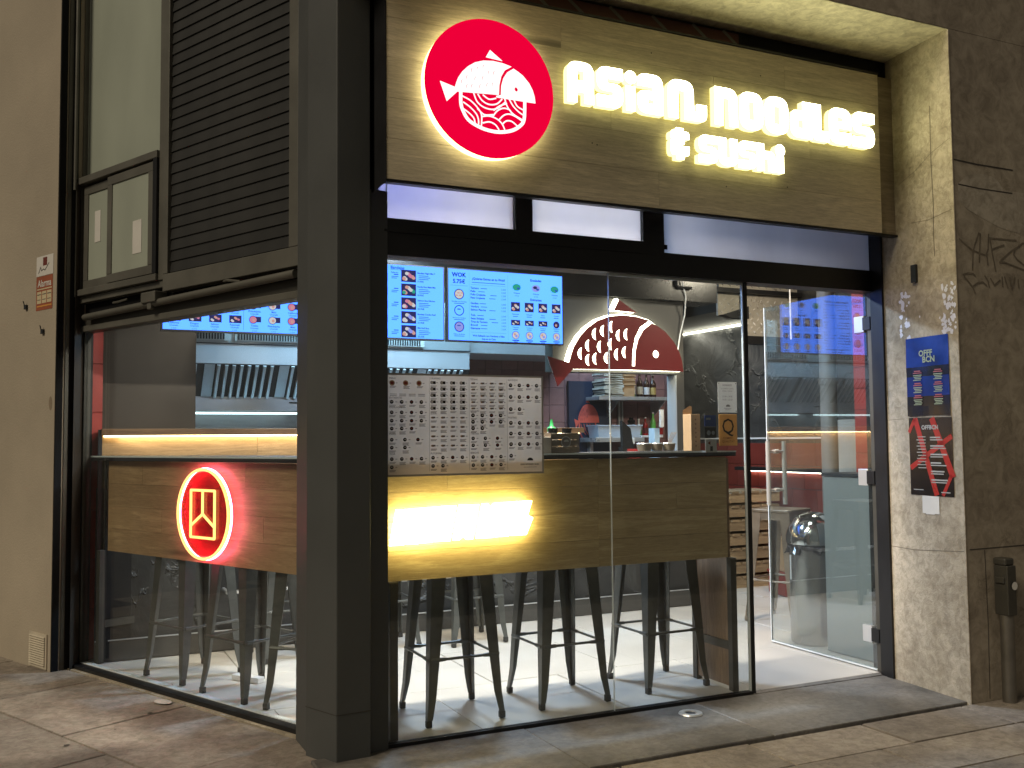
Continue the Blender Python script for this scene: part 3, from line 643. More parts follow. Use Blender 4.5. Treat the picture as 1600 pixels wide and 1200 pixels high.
# glass door standing open
D = thing('glass_door', 'frameless glass door standing open into the shop', 'door', (2.750, .022, 0), R(-.6))
B1(D, 'glass', m_doorglass, -.005, .005, .012, .868, .012, 2.06)
B1(D, 'glass_edge', m_edge, -.006, .006, .868, .874, .012, 2.06)
B1(D, 'bottom_rail', m_edge, -.008, .008, .012, .868, .004, .012)
for z in (1.865, 1.030, .190):
    h = B1(D, 'hinge', m_steel, -.012, .012, .035, .105, z - .045, z + .045, bevel=.003)
    B1(h, 'hinge_arm', m_black, -.02, .02, -.02, .034, z - .035, z + .035)
hd = bpy.data.objects.new('handle', None); COL.objects.link(hd); hd.parent = D
q = MB()
for sx in (-.062, .062): q.cyl((sx, .795, .84), (sx, .795, 1.228), .014, n=14)
for z in (.93, 1.165): q.cyl((-.062, .795, z), (.062, .795, z), .008, n=12).cyl((-.016, .795, z), (.016, .795, z), .013, n=14)
COL.objects.unlink(hd); bpy.data.objects.remove(hd)
q.build('handle', simple('satin_handle', (.72, .69, .64), .22, .5, var=.05, bmp=0), D, True)

# ------------------------------------------------------------------ sign board
SB = thing('sign_board', 'long oak fascia board carrying the glowing shop name', 'sign board')
bz = 2.300; x0_, x1_ = -.070, 2.600
rows = 5; hgt = (3.132 - bz) / rows
for r_ in range(rows):
    cuts = [x0_] + [x0_ + v for v in ((1.30,), (.62, 1.95), (1.05, 2.2), (1.62,), (.8, 2.05))[r_]] + [x1_]
    for a_, b_ in zip(cuts, cuts[1:]):
        MB().box(a_ + .0006, b_ - .0006, -.230 + random.uniform(0, .0006), -.205, bz + r_ * hgt + .0006, bz + (r_ + 1) * hgt - .0006).build('board', m_oak, SB)
MB().box(2.602, 2.728, -.212, -.19, bz, 3.132).build('end_board', wood('end_board_wood', (.30, .25, .17), (.20, .16, .11), 'x', .8, .6, False, .04), SB)  # recessed end piece, darker in tone than the main boards
B1(SB, 'bottom_edge', m_black, -.070, 2.735, -.228, -.190, 2.288, 2.2985)
B1(SB, 'top_edge', m_black, -.070, 2.60, -.236, -.20, 3.133, 3.142)
B1(SB, 'side_panel', m_blackmat, -.0735, -.0705, -.232, -.03, 2.286, 3.142)
B1(SB, 'back_box', m_blackmat, -.070, 2.735, -.189, -.03, 2.425, 3.142)
for x, z in ((.62, 2.80), (.88, 2.56), (.905, 2.555), (1.98, 2.475), (1.61, 2.44), (1.83, 3.01), (1.20, 3.02)): MB().disc(x, z, .0035, -.2312, 0, 8).build('screw_head', m_darkgap, SB)
OB = thing('banner_frame', 'dark frame with red and white banner behind the sign top', 'banner')
B1(OB, 'box', m_blackmat, .30, 2.72, -.17, -.06, 3.15, 3.235)
q = MB().rect(.5, 1.75, 3.152, 3.225, -.172, 0)
for x in (.62, .80, 1.02, 1.25, 1.48, 1.66): q.stroke([(x, 3.226), (x + .05, 3.19), (x + .10, 3.152)], .016, -.1724, 1)
q.build('banner_print', [simple('dull_red', (.07, .012, .01), .5), simple('dull_white', (.12, .11, .10), .6)], OB)

def G_(*pts): return list(pts)
GL = {
 'A': [[(0, 0), (0, 1, .38), (1, 1, .38), (1, 0), (.64, 0), (.64, .26), (.36, .26), (.36, 0)], [(.37, .54), (.37, .78), (.62, .78), (.62, .54)]],
 'S': [[(0, 0), (0, .29), (.62, .29), (.62, .40), (0, .40, .35), (0, 1, .38), (1, 1), (1, .71), (.38, .71), (.38, .60), (1, .60, .35), (1, 0, .38)]],
 'i': [[(.0, 0), (.0, .62), (.95, .62), (.95, 0)]],
 'a': [[(0, .68), (.02, 1, .40), (1, 1, .38), (1, 0), (0, 0, .38), (0, .57, .30), (.58, .57), (.58, .68)], [(.40, .25), (.40, .36), (.64, .36), (.64, .25)]],
 'n': [[(0, 0), (0, 1, .32), (.66, 1, .30), (.66, .24), (.74, .24), (.74, .44), (1, .44), (1, 0, .20), (.42, 0), (.42, .72), (.26, .72), (.26, 0)]],
 'N': [[(0, 0), (0, 1), (1, 1, .42), (1, 0), (.63, 0), (.63, .72), (.37, .72), (.37, 0)]],
 'o': [[(0, 0, .42), (0, 1, .42), (1, 1, .42), (1, 0, .42)], [(.39, .26), (.39, .74), (.62, .74), (.62, .26)]],
 'd': [[(0, 0, .40), (0, .74, .38), (.58, .74), (.58, 1), (1, 1), (1, 0)], [(.37, .26), (.37, .48), (.60, .48), (.60, .26)]],
 'l': [[(0, 0, .30), (0, 1), (.52, 1), (.52, .28), (1, .28), (1, 0)]],
 'e': [[(0, 0, .40), (0, 1, .40), (1, 1, .40), (1, .44), (.40, .44), (.40, .33), (1, .33), (1, 0, .2)], [(.38, .62), (.38, .74), (.62, .74), (.62, .62)]],
 'u': [[(0, 0, .40), (0, 1), (.40, 1), (.40, .30), (.61, .30), (.61, 1), (1, 1), (1, 0, .40)]],
 'h': [[(0, 0), (0, 1), (.40, 1), (.40, .74), (1, .74, .34), (1, 0), (.62, 0), (.62, .44), (.40, .44), (.40, 0)]],
 '&': [[(.30, 0), (.30, .13), (0, .13, .30), (0, .58, .16), (.10, .65), (0, .65), (0, .90, .28), (.28, .90), (.28, 1, .05), (.70, 1, .05), (.70, .90), (1, .90, .30), (1, .66), (.74, .66), (.74, .50), (.48, .40), (1, .44), (1, .13, .35), (.72, .13), (.72, 0)]],
}
def letter(ch, x0, x1, z0, z1, name):
    x0 += .0015; x1 -= .0015; z0 += .001; z1 -= .001
    wd, hg = x1 - x0, z1 - z0; mn = min(wd, hg)
    outs = []
    for ol in GL[ch]:
        outs.append(roundpoly([(x0 + p[0] * wd, z0 + p[1] * hg) + ((p[2] * mn,) if len(p) > 2 else ()) for p in ol]))
    o = solid(name, outs, .036, (e_sign, e_signside, e_signback), None, -.2420)
    if ch == 'i':
        r_ = wd * .62
        solid('dot', [[(x0 + wd * .5 + r_ * math.cos(t * math.pi / 8), z0 + hg * .84 + r_ * math.sin(t * math.pi / 8)) for t in range(16)]], .036, (e_sign, e_signside, e_signback), o, -.2420)
    q = MB()
    tag(o, '', 'sign letter'); return o
row1 = [('A', .732, .866, 'capital letter A'), ('S', .880, 1.016, 'first letter S'), ('i', 1.030, 1.082, 'first letter i'), ('a', 1.090, 1.230, 'lowercase letter a'), ('n', 1.254, 1.472, 'letter n with a hooked tail'),
        ('N', 1.515, 1.650, 'square shouldered letter n'), ('o', 1.660, 1.802, 'first letter o'), ('o', 1.812, 1.957, 'second letter o'), ('d', 1.966, 2.104, 'letter d'), ('l', 2.108, 2.215, 'letter l'), ('e', 2.214, 2.362, 'letter e'), ('S', 2.368, 2.520, 'last letter s')]
row2 = [('&', 1.264, 1.370, 'ampersand'), ('S', 1.420, 1.530, 'first letter s'), ('u', 1.533, 1.645, 'letter u'), ('S', 1.648, 1.757, 'second letter s'), ('h', 1.757, 1.868, 'letter h'), ('i', 1.874, 1.925, 'letter i')]
for i, (ch, a_, b_, nm) in enumerate(row1):
    o = letter(ch, a_, b_, 2.714, 2.898, 'sign_letter'); wname = 'ASIAN' if i < 5 else 'NOODLES'
    o['label'] = 'glowing white %s in the word %s on the oak sign' % (nm, wname); o['group'] = 'glowing letters of the shop sign'
for ch, a_, b_, nm in row2:
    o = letter(ch, a_, b_, 2.524, 2.658 if ch != '&' else 2.672, 'sign_letter')
    o['label'] = 'glowing white %s in the lower line SUSHI of the oak sign' % nm if ch != '&' else 'glowing white ampersand before SUSHI on the oak sign'; o['group'] = 'glowing letters of the shop sign'

# fish outline shared by the round sign and the indoor sign (x, z in metres)
BODY = [(2.1, 1.801), (2.118, 1.86), (2.14, 1.916), (2.19, 1.992), (2.254, 2.057), (2.341, 2.116), (2.443, 2.152), (2.56, 2.166), (2.679, 2.159), (2.79, 2.136)]
GILLB = [(2.79, 2.136), (2.705, 2.081), (2.660, 2.003), (2.636, 1.901), (2.630, 1.79)]
GILLH = [(2.657, 1.79), (2.663, 1.902), (2.69, 1.992), (2.737, 2.064), (2.813, 2.117)]
HEAD = [(2.813, 2.117), (2.88, 2.086), (2.934, 2.052), (3.01, 1.977), (3.055, 1.901), (3.078, 1.83), (3.088, 1.757)]
TAIL = [(2.13, 1.756), (2.004, 1.630), (1.925, 1.843), (2.1, 1.801)]
FIN = [(2.525, 2.28), (2.48, 2.198), (2.675, 2.190)]
SCALES = [(2.318, 2.015), (2.386, 2.041), (2.459, 2.074), (2.521, 2.013), (2.587, 2.023), (2.26, 1.929), (2.359, 1.924), (2.451, 1.945), (2.198, 1.869), (2.259, 1.825), (2.319, 1.835), (2.416, 1.844), (2.503, 1.872), (2.57, 1.889)]
def scale_shape(x, z, r=.036, th_=.45):
    out = [(x + r * math.cos(R(90 + i * 18)) * .9, z + r * math.sin(R(90 + i * 18))) for i in range(11)]
    out += [(x - r * th_ * math.sin(R(i * 18)) * .9, z - r * math.cos(R(i * 18))) for i in range(1, 10)]
    return out
def xf(pts, k, ox, oz, cx=2.5, cz=1.757): return [((x - cx) * k + ox, (z - cz) * k + oz) for x, z in pts]

# round sign
DS = thing('round_sign', 'round red illuminated sign with white fish and bowl emblem', 'sign')
cx, cz, rr_ = .366, 2.712, .293
circ = lambda r, n=64: [(cx + r * math.cos(2 * math.pi * i / n), cz + r * math.sin(2 * math.pi * i / n)) for i in range(n)]
solid('light_body', [circ(rr_ - .003)], .046, (e_disc, e_disc), DS, -.233)
solid('red_face', [circ(rr_)], .006, (e_red, e_red), DS, -.280)
k = .372; T = lambda P: xf(P, k, .352, 2.677)
whole = T(BODY + GILLB[1:]) ; headp = T(GILLH + HEAD[1:])
fe = bpy.data.objects.new('fish_emblem', None)
LG = MB()
def flat(outs, y, mat, name, parent): return solid(name, outs, .004, (mat, mat), parent, y)
body_out = T(BODY + GILLB[1:] + [(2.13, 1.756)] + TAIL[1:])
flat([body_out] + [T(scale_shape(x + .01, z, .040, .74)) for x, z in SCALES], -.2865, e_white, 'fish_body', DS)
flat([T([GILLH[0], (2.657, 1.757), (2.60, 1.757), (2.60, 1.775)])], -.2868, e_white, 'fish_throat', DS)
flat([T(GILLH + HEAD[1:] + [(2.657, 1.757)]), [(.481 + .0085 * math.cos(t * math.pi / 8), 2.724 + .0095 * math.sin(t * math.pi / 8)) for t in range(16)]], -.2865, e_white, 'fish_head', DS)
flat([T([(2.525, 2.285), (2.475, 2.198), (2.675, 2.185)])], -.2865, e_white, 'fish_fin', DS)
bowl = [(0.228, 2.682), (0.228, 2.629), (0.239, 2.595), (0.261, 2.564), (0.299, 2.544), (0.345, 2.532), (0.399, 2.53), (0.455, 2.543), (0.495, 2.568), (0.515, 2.6), (0.519, 2.676)]
def smooth(P, n=5):
    o = []; P = [P[0]] + list(P) + [P[-1]]
    for i in range(1, len(P) - 2):
        a_, b_, c_, d_ = P[i - 1:i + 3]
        for k_ in range(n):
            t = k_ / n
            o.append(tuple(.5 * (2 * b_[j] + (c_[j] - a_[j]) * t + (2 * a_[j] - 5 * b_[j] + 4 * c_[j] - d_[j]) * t * t + (3 * b_[j] - a_[j] - 3 * c_[j] + d_[j]) * t ** 3) for j in (0, 1)))
    return o + [P[-2]]
q = MB(); q.stroke(smooth(bowl), .015, -.2910)
q.build('bowl_rim', e_white, DS)
wv = [[(0.285, 2.68), (0.3, 2.646), (0.33, 2.626), (0.369, 2.622), (0.4, 2.635), (0.428, 2.661)], [(0.304, 2.677), (0.323, 2.653), (0.354, 2.641), (0.389, 2.648), (0.413, 2.671)], [(0.327, 2.677), (0.354, 2.663), (0.385, 2.671)],
 [(0.235, 2.659), (0.269, 2.646), (0.3, 2.621), (0.319, 2.592), (0.318, 2.545)], [(0.239, 2.634), (0.269, 2.617), (0.296, 2.592), (0.305, 2.568), (0.305, 2.547)], [(0.239, 2.606), (0.265, 2.591), (0.284, 2.573), (0.29, 2.552)],
 [(0.424, 2.679), (0.436, 2.644), (0.463, 2.615), (0.507, 2.595)], [(0.444, 2.678), (0.464, 2.648), (0.491, 2.626), (0.511, 2.616)], [(0.468, 2.674), (0.483, 2.65), (0.511, 2.638)],
 [(0.322, 2.585), (0.353, 2.591), (0.388, 2.583), (0.412, 2.564), (0.425, 2.537)], [(0.324, 2.558), (0.353, 2.566), (0.38, 2.558), (0.396, 2.539)],
 [(0.369, 2.591), (0.389, 2.617), (0.416, 2.632), (0.444, 2.63), (0.455, 2.617)], [(0.396, 2.579), (0.42, 2.603), (0.447, 2.611), (0.479, 2.602), (0.503, 2.589)], [(0.412, 2.564), (0.431, 2.58), (0.455, 2.581), (0.479, 2.566)],
 [(0.3, 2.614), (0.33, 2.593), (0.369, 2.598)], [(0.373, 2.617), (0.4, 2.639), (0.432, 2.654)]]
q = MB()
for i, s_ in enumerate(wv): q.stroke(smooth(s_), .0062, -.2912 - i * .0004)
q.build('wave_lines', e_white, DS)

# ------------------------------------------------------------------ interior shell
flo = bpy.data.objects.new('floor', None); COL.objects.link(flo); flo['kind'] = 'structure'
MB().prism([f1(-.02, .032)[:2], (-.02, .02), (6.5, .02), (6.5, 7), (-1.3, 7), (-1.3, 2.6), f1(-2.2, .032)[:2]], -.2, -.012).build('floor_base', m_grout, flo)
def inside_clip(poly):
    poly = clip(poly, *(lambda n: (n[0], n[1], n[0] * F1P.x + n[1] * F1P.y + .031))((math.sin(-F1R) if False else .908, .42)))
    return clip(poly, 0, 1, .019)
for j in range(9):
    for i in range(11):
        x0 = -1.8 + i * .75 + (j % 2) * .375; y0 = .019 + j * .75
        P = inside_clip([(x0 + .0015, y0 + .0015), (x0 + .7485, y0 + .0015), (x0 + .7485, y0 + .7485), (x0 + .0015, y0 + .7485)])
        if len(P) > 2 and y0 < 5.6: slab(P, -.0025, m_floor, 'floor_tile', flo)
MB().prism([f1(-.02, .052)[:2], (-.02, .10), (6.5, .10), (6.5, 7), (-1.15, 7), (-1.15, 2.3), f1(-2.066, .052)[:2]], 2.76, 2.80).build('ceiling', m_ceiling, kind='structure')
q = MB(); q.box(-2.3, -1.13, 2.60, 4.3, -.1, 2.76).box(-1.6, 6.5, 3.92, 4.0, -.1, 2.76) if False else q.box(-1.10, 4.0, 3.62, 3.72, -.1, 2.76)
q.build('kitchen_back_wall', m_mortar2, kind='structure')
kbw = bpy.data.objects['kitchen_back_wall']
ti = MB().box(0, .147, -.008, 0, 0, .147).build('wall_tile', m_pinktile, kbw, bevel=.003); ti.location = (1.90, 3.62, 1.10)
for r_ in range(6):
    for i in range(14):
        if r_ == 0 and i == 0: continue
        piece(ti, 'wall_tile', (1.90 + i * .15 - (r_ % 2) * .0, 3.62, 1.10 + r_ * .15), kbw)
MB().prism([f1(-2.066, .05)[:2], f1(-2.066, .125)[:2], (-1.0, 2.40), (-1.0, 3.62), (-1.15, 3.62), (-1.15, 2.2)], -.1, 2.76).build('side_wall', m_browngrey, kind='structure')
rp = MB().add([f1(-2.060, .060, z) for z in (-.0, 2.76)] + [f1(-2.048, .118, z) for z in (0, 2.76)] + [f1(-2.065, .118, z) for z in (0, 2.76)] + [f1(-2.065, .060, z) for z in (0, 2.76)],
              [(0, 2, 3, 1), (2, 4, 5, 3), (4, 6, 7, 5), (6, 0, 1, 7)]).build('red_block_pier', m_mortar)
tag(rp, 'narrow red painted block pier inside the left window edge', 'pier')
for i in range(9):
    z = .004 + i * .286
    MB().add([f1(-2.055, .061, z + .004), f1(-2.043, .117, z + .004), f1(-2.043, .117, z + .282), f1(-2.055, .061, z + .282), f1(-2.0605, .060, z + .002), f1(-2.0485, .119, z + .002), f1(-2.0485, .119, z + .284), f1(-2.0605, .060, z + .284)],
             [(0, 1, 2, 3), (4, 5, 1, 0), (3, 2, 6, 7)]).build('block', m_redtile, rp)
# right hand side of the room
rw = MB().box(4.62, 4.72, .3, 6.2, -.1, 2.76).build('right_wall', m_plaster, kind='structure')
MB().box(-1.2, 4.62, 6.0, 6.1, -.1, 2.76).build('back_wall', m_plaster, kind='structure')
q = MB(); q.box(4.604, 4.62, 1.9, 6.0, 1.238, 1.252); q.build('wall_rail', m_white, rw)
dt = MB().box(-.008, 0, 0, .295, 0, .195).build('wall_tile', m_darkred, rw, bevel=.002); dt.location = (4.62, 1.9, .005)
for r_ in range(6):
    for i in range(14):
        if r_ + i: piece(dt, 'wall_tile', (4.62, 1.9 + i * .30 - (r_ % 2) * .15 + .15, .005 + r_ * .2), rw)
ledge = thing('wall_ledge', 'slim dark ledge with light strip on the dark red tiled wall', 'shelf')
MB().box(4.46, 4.611, 2.0, 3.4, .955, .985).build('board', m_blackmat, ledge)
MB().box(4.585, 4.605, 2.02, 3.38, .943, .954).build('light_strip', e_led2, ledge)
cs = thing('ceiling_cove', 'sloped grey cove with light strip over the black plaster wall', 'cove')
MB().add([(4.62, 2.9, 2.33), (4.62, 5.9, 2.33), (4.30, 5.9, 2.42), (4.30, 2.9, 2.42), (4.30, 2.9, 2.76), (4.30, 5.9, 2.76), (4.62, 2.9, 2.76), (4.62, 5.9, 2.76)], [(0, 1, 2, 3), (3, 2, 5, 4), (0, 3, 4, 6), (1, 7, 5, 2)]).build('cove_body', m_darkwall, cs)
MB().box(4.585, 4.612, 2.92, 5.9, 2.306, 2.322).build('light_strip', e_led2, cs)
area('cove_glow', (4.56, 4.2, 2.30), (.35, 0, -1), .04, 2.6, 16, (1, .93, .78))
# red block wall and grey cabinet by the door
rb = tag(MB().box(3.10, 3.24, .22, .50, .0, 2.76).build('red_block_column', m_mortar), 'red painted block column behind the open glass door', 'column')
t1 = MB().box(-.008, 0, 0, .176, 0, .124).build('block', m_redtile, rb, bevel=.002); t1.location = (3.10, .222, .003)
t2 = MB().box(-.008, 0, 0, .096, 0, .124).build('block', m_redtile, rb, bevel=.002); t2.location = (3.10, .402, .003)
for i in range(1, 21):
    a_ = i % 2
    piece(t1, 'block', (3.10, .222 + (.1 if a_ else 0), .003 + i * .128), rb); piece(t2, 'block', (3.10, .402 - (.18 if a_ else 0), .003 + i * .128), rb)
cb = thing('grey_cabinet', 'plain blue grey cabinet standing behind the glass door', 'cabinet', (2.88, .05, 0))
MB().box(0, .20, 0, .50, .0, 1.02).build('body', m_greypanel, cb, bevel=.004)
MB().box(-.008, .21, -.008, .508, 1.021, 1.040).build('top_board', m_darkgap, cb, bevel=.002)
gp = thing('grey_pipe', 'grey vertical pipe standing behind the cabinet by the door', 'pipe', (3.42, 1.06, 0))
MB().cyl((0, 0, 0), (0, 0, 2.76), .055, n=20).build('pipe_body', m_greypipe, gp, True)
MB().cyl((0, 0, 1.6), (0, 0, 1.64), .062, n=20).build('collar', m_greypipe, gp, True)
mb_ = thing('meter_cupboard', 'light grey wall cupboard beyond the red block column', 'cupboard')
MB().box(3.30, 3.42, .62, .86, .0, 1.36).build('body', simple('light_grey_paint', (.33, .33, .31), .5), mb_, bevel=.004)
MB().box(3.29, 3.299, .64, .84, 1.02, 1.34).build('door', MATS['light_grey_paint'], mb_, bevel=.002)

# service bar
BR = thing('service_bar', 'long service bar with backlit oak fascia and black plaster front', 'bar')
MB().box(-1.02, 3.13, 2.27, 2.62, 0, .99).build('body', m_plaster, BR)
MB().box(-1.02, 3.13, 2.215, 2.268, 0, .115).build('kick_plinth', m_darkwall, BR, bevel=.004)
MB().box(-1.02, 3.13, 2.212, 2.222, .116, .122).build('lit_plinth_edge', m_steel, BR)  # bright strip stands for light caught on the plinth's top edge
for a_, b_ in ((-.998, -.10), (-.099, .80), (.801, 1.60), (1.601, 2.19)): MB().box(a_ + .001, b_, 2.275, 2.295, .991, 1.297).build('oak_panel', m_barwood, BR)
MB().box(-1.0, 2.20, 2.205, 2.62, 1.298, 1.335).build('bar_top', wood('bar_top_wood', (.22, .13, .07), (.14, .08, .045), 'x', 1, .4, False), BR, bevel=.003)
MB().box(-.985, 2.185, 2.252, 2.266, 1.288, 1.2965).build('light_strip', e_warm, BR)
MB().box(2.20, 3.13, 2.24, 2.62, .991, 1.03).build('low_counter', m_steel, BR, bevel=.003)
MB().box(-1.015, -.995, 2.22, 2.30, .2, 1.33).build('end_strip', m_darkgap, BR)
tw = tag(MB().box(-1.00, -.452, 2.42, 2.52, 1.336, 2.76).build('taupe_partition', m_browngrey), 'taupe brown partition standing on the bar left of the kitchen hood', 'partition')
area('bar_glow', (.6, 2.25, 1.285), (0, .45, -1), 3.0, .015, 3.2, (1, .74, .42))
fr = tag(MB().tube([(-.30, 2.10, .36), (1.30, 2.10, .36)], .012).tube([(-.30, 2.10, .36), (-.30, 2.26, .36)], .012).tube([(1.30, 2.10, .36), (1.30, 2.26, .36)], .012).build('foot_rail', m_steel), 'thin metal foot rail along the black bar front', 'foot rail')

# wall with the fish sign over the pass-through
FW = tag(MB().box(2.00, 3.137, 2.30, 2.42, 1.742, 2.30).build('pass_wall', m_darkwall), 'charcoal wall section above the pass-through carrying the fish', 'wall')
MB().box(3.070, 3.137, 2.30, 2.42, 1.03, 1.741).build('post', m_darkwall, FW)
MB().box(3.062, 3.0695, 2.302, 2.419, 1.03, 1.735).build('post_lining', m_steel_b, FW)
cbm = tag(MB().box(-1.0, 3.42, 2.24, 2.50, 2.302, 2.755).build('ceiling_beam', simple('black_gloss_beam', (.008, .008, .008), .25, var=.2, scale=2, bmp=.1, bscale=8)), 'glossy black ceiling beam over bar and menu screens', 'beam')
MB().tube([(3.03, 2.225, 2.75), (3.03, 2.225, 2.42), (3.05, 2.225, 2.40), (3.17, 2.225, 2.40)], .011, 8).build('conduit', m_blackmat, cbm)
cable = tag(MB().tube([(3.06, 2.22, 2.75), (3.065, 2.22, 2.50), (3.12, 2.23, 2.34), (3.135, 2.27, 2.20), (3.10, 2.285, 2.05), (3.08, 2.290, 1.93)], .005, 6).build('power_cable', m_white), 'thin white cable hanging down beside the fish sign', 'cable')
FS = thing('fish_sign', 'dark red fish sign with glowing white halo on the charcoal wall', 'sign')
off = lambda P, dx, dz: [(x + dx, z + dz) for x, z in P]
halo = off(BODY + [(2.813, 2.125)] + HEAD[1:] + [(2.13, 1.745)], -.012, 0)
bx = [(2.0, 1.86), (2.06, 1.84), (2.085, 1.80)]
def grow(P, e):
    c = Vector((sum(p[0] for p in P) / len(P), sum(p[1] for p in P) / len(P))); o = []
    for p in P:
        v_ = Vector(p) - c; o.append(tuple(c + v_ * (1 + e / v_.length)))
    return o
solid('halo_body', [grow(off(BODY + HEAD[1:] + [(2.12, 1.757)], -.012, .004), .006)], .040, (e_halo, e_halo), FS, 2.286)
solid('halo_fin', [grow(off(FIN, -.012, .004), .006)], .050, (e_halo, e_halo), FS, 2.290)
solid('halo_tail', [grow(TAIL, -.012)], .020, (m_white, m_white), FS, 2.26)
y_ = 2.244
solid('fish_body', [BODY + GILLB[1:] + [(2.630, 1.760), (2.13, 1.756)] + TAIL[1:]] + [scale_shape(x + .012, z, .044, .25) for x, z in SCALES], .010, (m_fishred, m_fishred), FS, y_)
solid('fish_throat', [[(2.628, 1.760), (2.628, 1.79), (2.660, 1.79), (2.660, 1.760)]], .009, (m_fishred, m_fishred), FS, y_)
solid('fish_head', [GILLH + HEAD[1:] + [(2.657, 1.760)], [(2.842 + .026 * math.cos(t * math.pi / 8), 1.884 + .028 * math.sin(t * math.pi / 8)) for t in range(16)]], .010, (m_fishred, m_fishred), FS, y_)
solid('fish_fin', [FIN], .010, (m_fishred, m_fishred), FS, y_)

# ------------------------------------------------------------------ menu screens
SCM = [m_black, e_screen, e_ink, e_ink2, e_pic_dark, e_pic_o, e_pic_r, e_pic_w, e_pic_g, e_pic_l]
def screen(x0, label):
    t = thing('menu_screen', label, 'screen', (x0, 1.85, 1.882), 0, 'blue white menu screens above the bar')
    MB().box(0, .838, .002, .045, 0, .474).build('casing', m_black, t)
    MB().rect(.008, .830, .009, .466, .0).build('display', e_screen, t)
    MB().box(.35, .49, .046, .38, .15, .32).build('bracket', m_black, t)
    return t
tA = screen(-.715, 'menu screen of sushi rolls, leftmost of three, seen through the side window')
tB = screen(.152, 'menu screen headed Bandejas, middle one of the three')
tC = screen(1.010, 'menu screen headed WOK 5.75€ beside the fish sign')
def line(q, x, z, wd, m=3, h=.004): q.rect(x, x + wd, z, z + h, -.0018, m)
def foodbox(q, x, z, wd, hg, cols, n=6):
    q.rect(x, x + wd, z, z + hg, -.0018, 4)
    for i in range(n):
        a_ = x + wd * (.14 + .72 * ((i * 37 + 11) % 100) / 100); b_ = z + hg * (.22 + .56 * ((i * 61 + 20) % 100) / 100)
        r_ = min(wd, hg) * .15; q.disc(a_, b_, r_ * (1.15 if wd > hg else 1), -.0024 - i * .0001, cols[i % len(cols)], 7, r_)
# screen C
q = MB(); YF = -.0018
q.text('WOK', .080, .418, .038, YF, 2, 'C', 1, .035); q.text('5.75€', .080, .376, .036, YF, 2, 'C', 1, .03)
q.rect(.02, .140, .360, .3615, YF, 3)
for k, (z, nm) in enumerate(((.305, 'Noodles con Verdura'), (.200, 'Arroz con Verdura'), (.095, 'Fideos de Arroz'))):
    q.disc(.080, z, .034, YF, 2, 24); q.disc(.080, z, .0285, YF - .0003, (7, 1, 9)[k], 24)
    if k == 0:
        for j in range(7): q.disc(.063 + .006 * j, z - .008 + .008 * ((j * 3) % 4), .010, YF - .0006 - j * .0001, 7 if j % 2 else 5, 8, .004)
    else: q.disc(.078, z + .008, .014, YF - .0006, 3, 10, .004)
    q.text(nm, .080, z - .052, .013, YF, 2, 'C', .9, .01); line(q, .045, z - .062, .07)
q.rect(.150, .1508, .02, .450, YF, 3); q.rect(.425, .4258, .02, .450, YF, 3)
q.text('¿Quieres Extras en tu Wok?', .288, .405, .0215, YF, 2, 'C', .95, .028); line(q, .17, .385, .235); q.rect(.165, .41, .372, .3732, YF, 3)
zz = .345
for grp in (('Ternera', 'Pollo', 'Pollo Crujiente', 'Pato Crujiente'), ('Gambas', 'Verdura', 'Salmon Plancha'), ('Tofu', 'Setas Shiitake', 'Tiras de Ternera', 'Brocoli', 'Edamame')):
    for s_ in grp:
        q.text(s_, .160, zz, .0175, YF, 2, 'L', .98, .028); line(q, .160 + .0085 * len(s_) + .012, zz + .003, .045); q.text('2.00€', .412, zz, .015, YF, 3, 'R'); zz -= .0212
    zz -= .014
q.rect(.160, .41, zz + .014, zz + .0152, YF, 3)
q.text('Wok Salteado con Verduras y Salsa', .286, zz - .012, .0165, YF, 2, 'C', .95, .028); q.text('Soja en tu Casa', .286, zz - .032, .0165, YF, 2, 'C', .95, .028)
q.text('Ensaladas', .632, .418, .022, YF, 2, 'C', 1, .028)
for x, m_ in ((.49, 8), (.632, 9), (.772, 8)):
    q.disc(x, .373, .032, YF, m_, 9, .024); q.disc(x - .006, .378, .016, YF - .0004, 4 if m_ == 9 else 8, 7, .010); q.disc(x + .012, .366, .012, YF - .0005, 3, 6, .008)
    q.text('Wakame', x, .330, .013, YF, 2, 'C', 1, .01); q.text('4.75€', x, .312, .013, YF, 3, 'C')
q.text('Entrantes', .632, .288, .022, YF, 2, 'C', 1, .028)
for i in range(4):
    x = .447 + i * .101
    foodbox(q, x, .212, .066, .062, (7, 5), 5); q.text(('Harumaki', 'Takoyaki', 'Alitas', 'Gyozas')[i], x + .033, .190, .0125, YF, 2, 'C', 1, .01); line(q, x + .014, .177, .036)
    if i < 3: foodbox(q, x, .120, .066, .036, (7, 7, 5), 5)
    else: q.disc(x + .033, .135, .024, YF, 4, 14); q.disc(x + .03, .132, .009, YF - .0006, 5, 8)
    q.text('Tempura', x + .033, .103, .0125, YF, 2, 'C', 1, .01); line(q, x + .014, .091, .036)
    q.disc(x + .033, .055, .027, YF, 4, 18); q.disc(x + .033, .055, .0235, YF - .0003, 7, 18); q.disc(x + .038, .050, .010, YF - .0006, 9, 8); q.disc(x + .026, .061, .008, YF - .0007, 5, 8)
    line(q, x + .008, .018, .05, 2, .006); line(q, x + .018, .010, .03)
q.build('menu_print', SCM, tC)
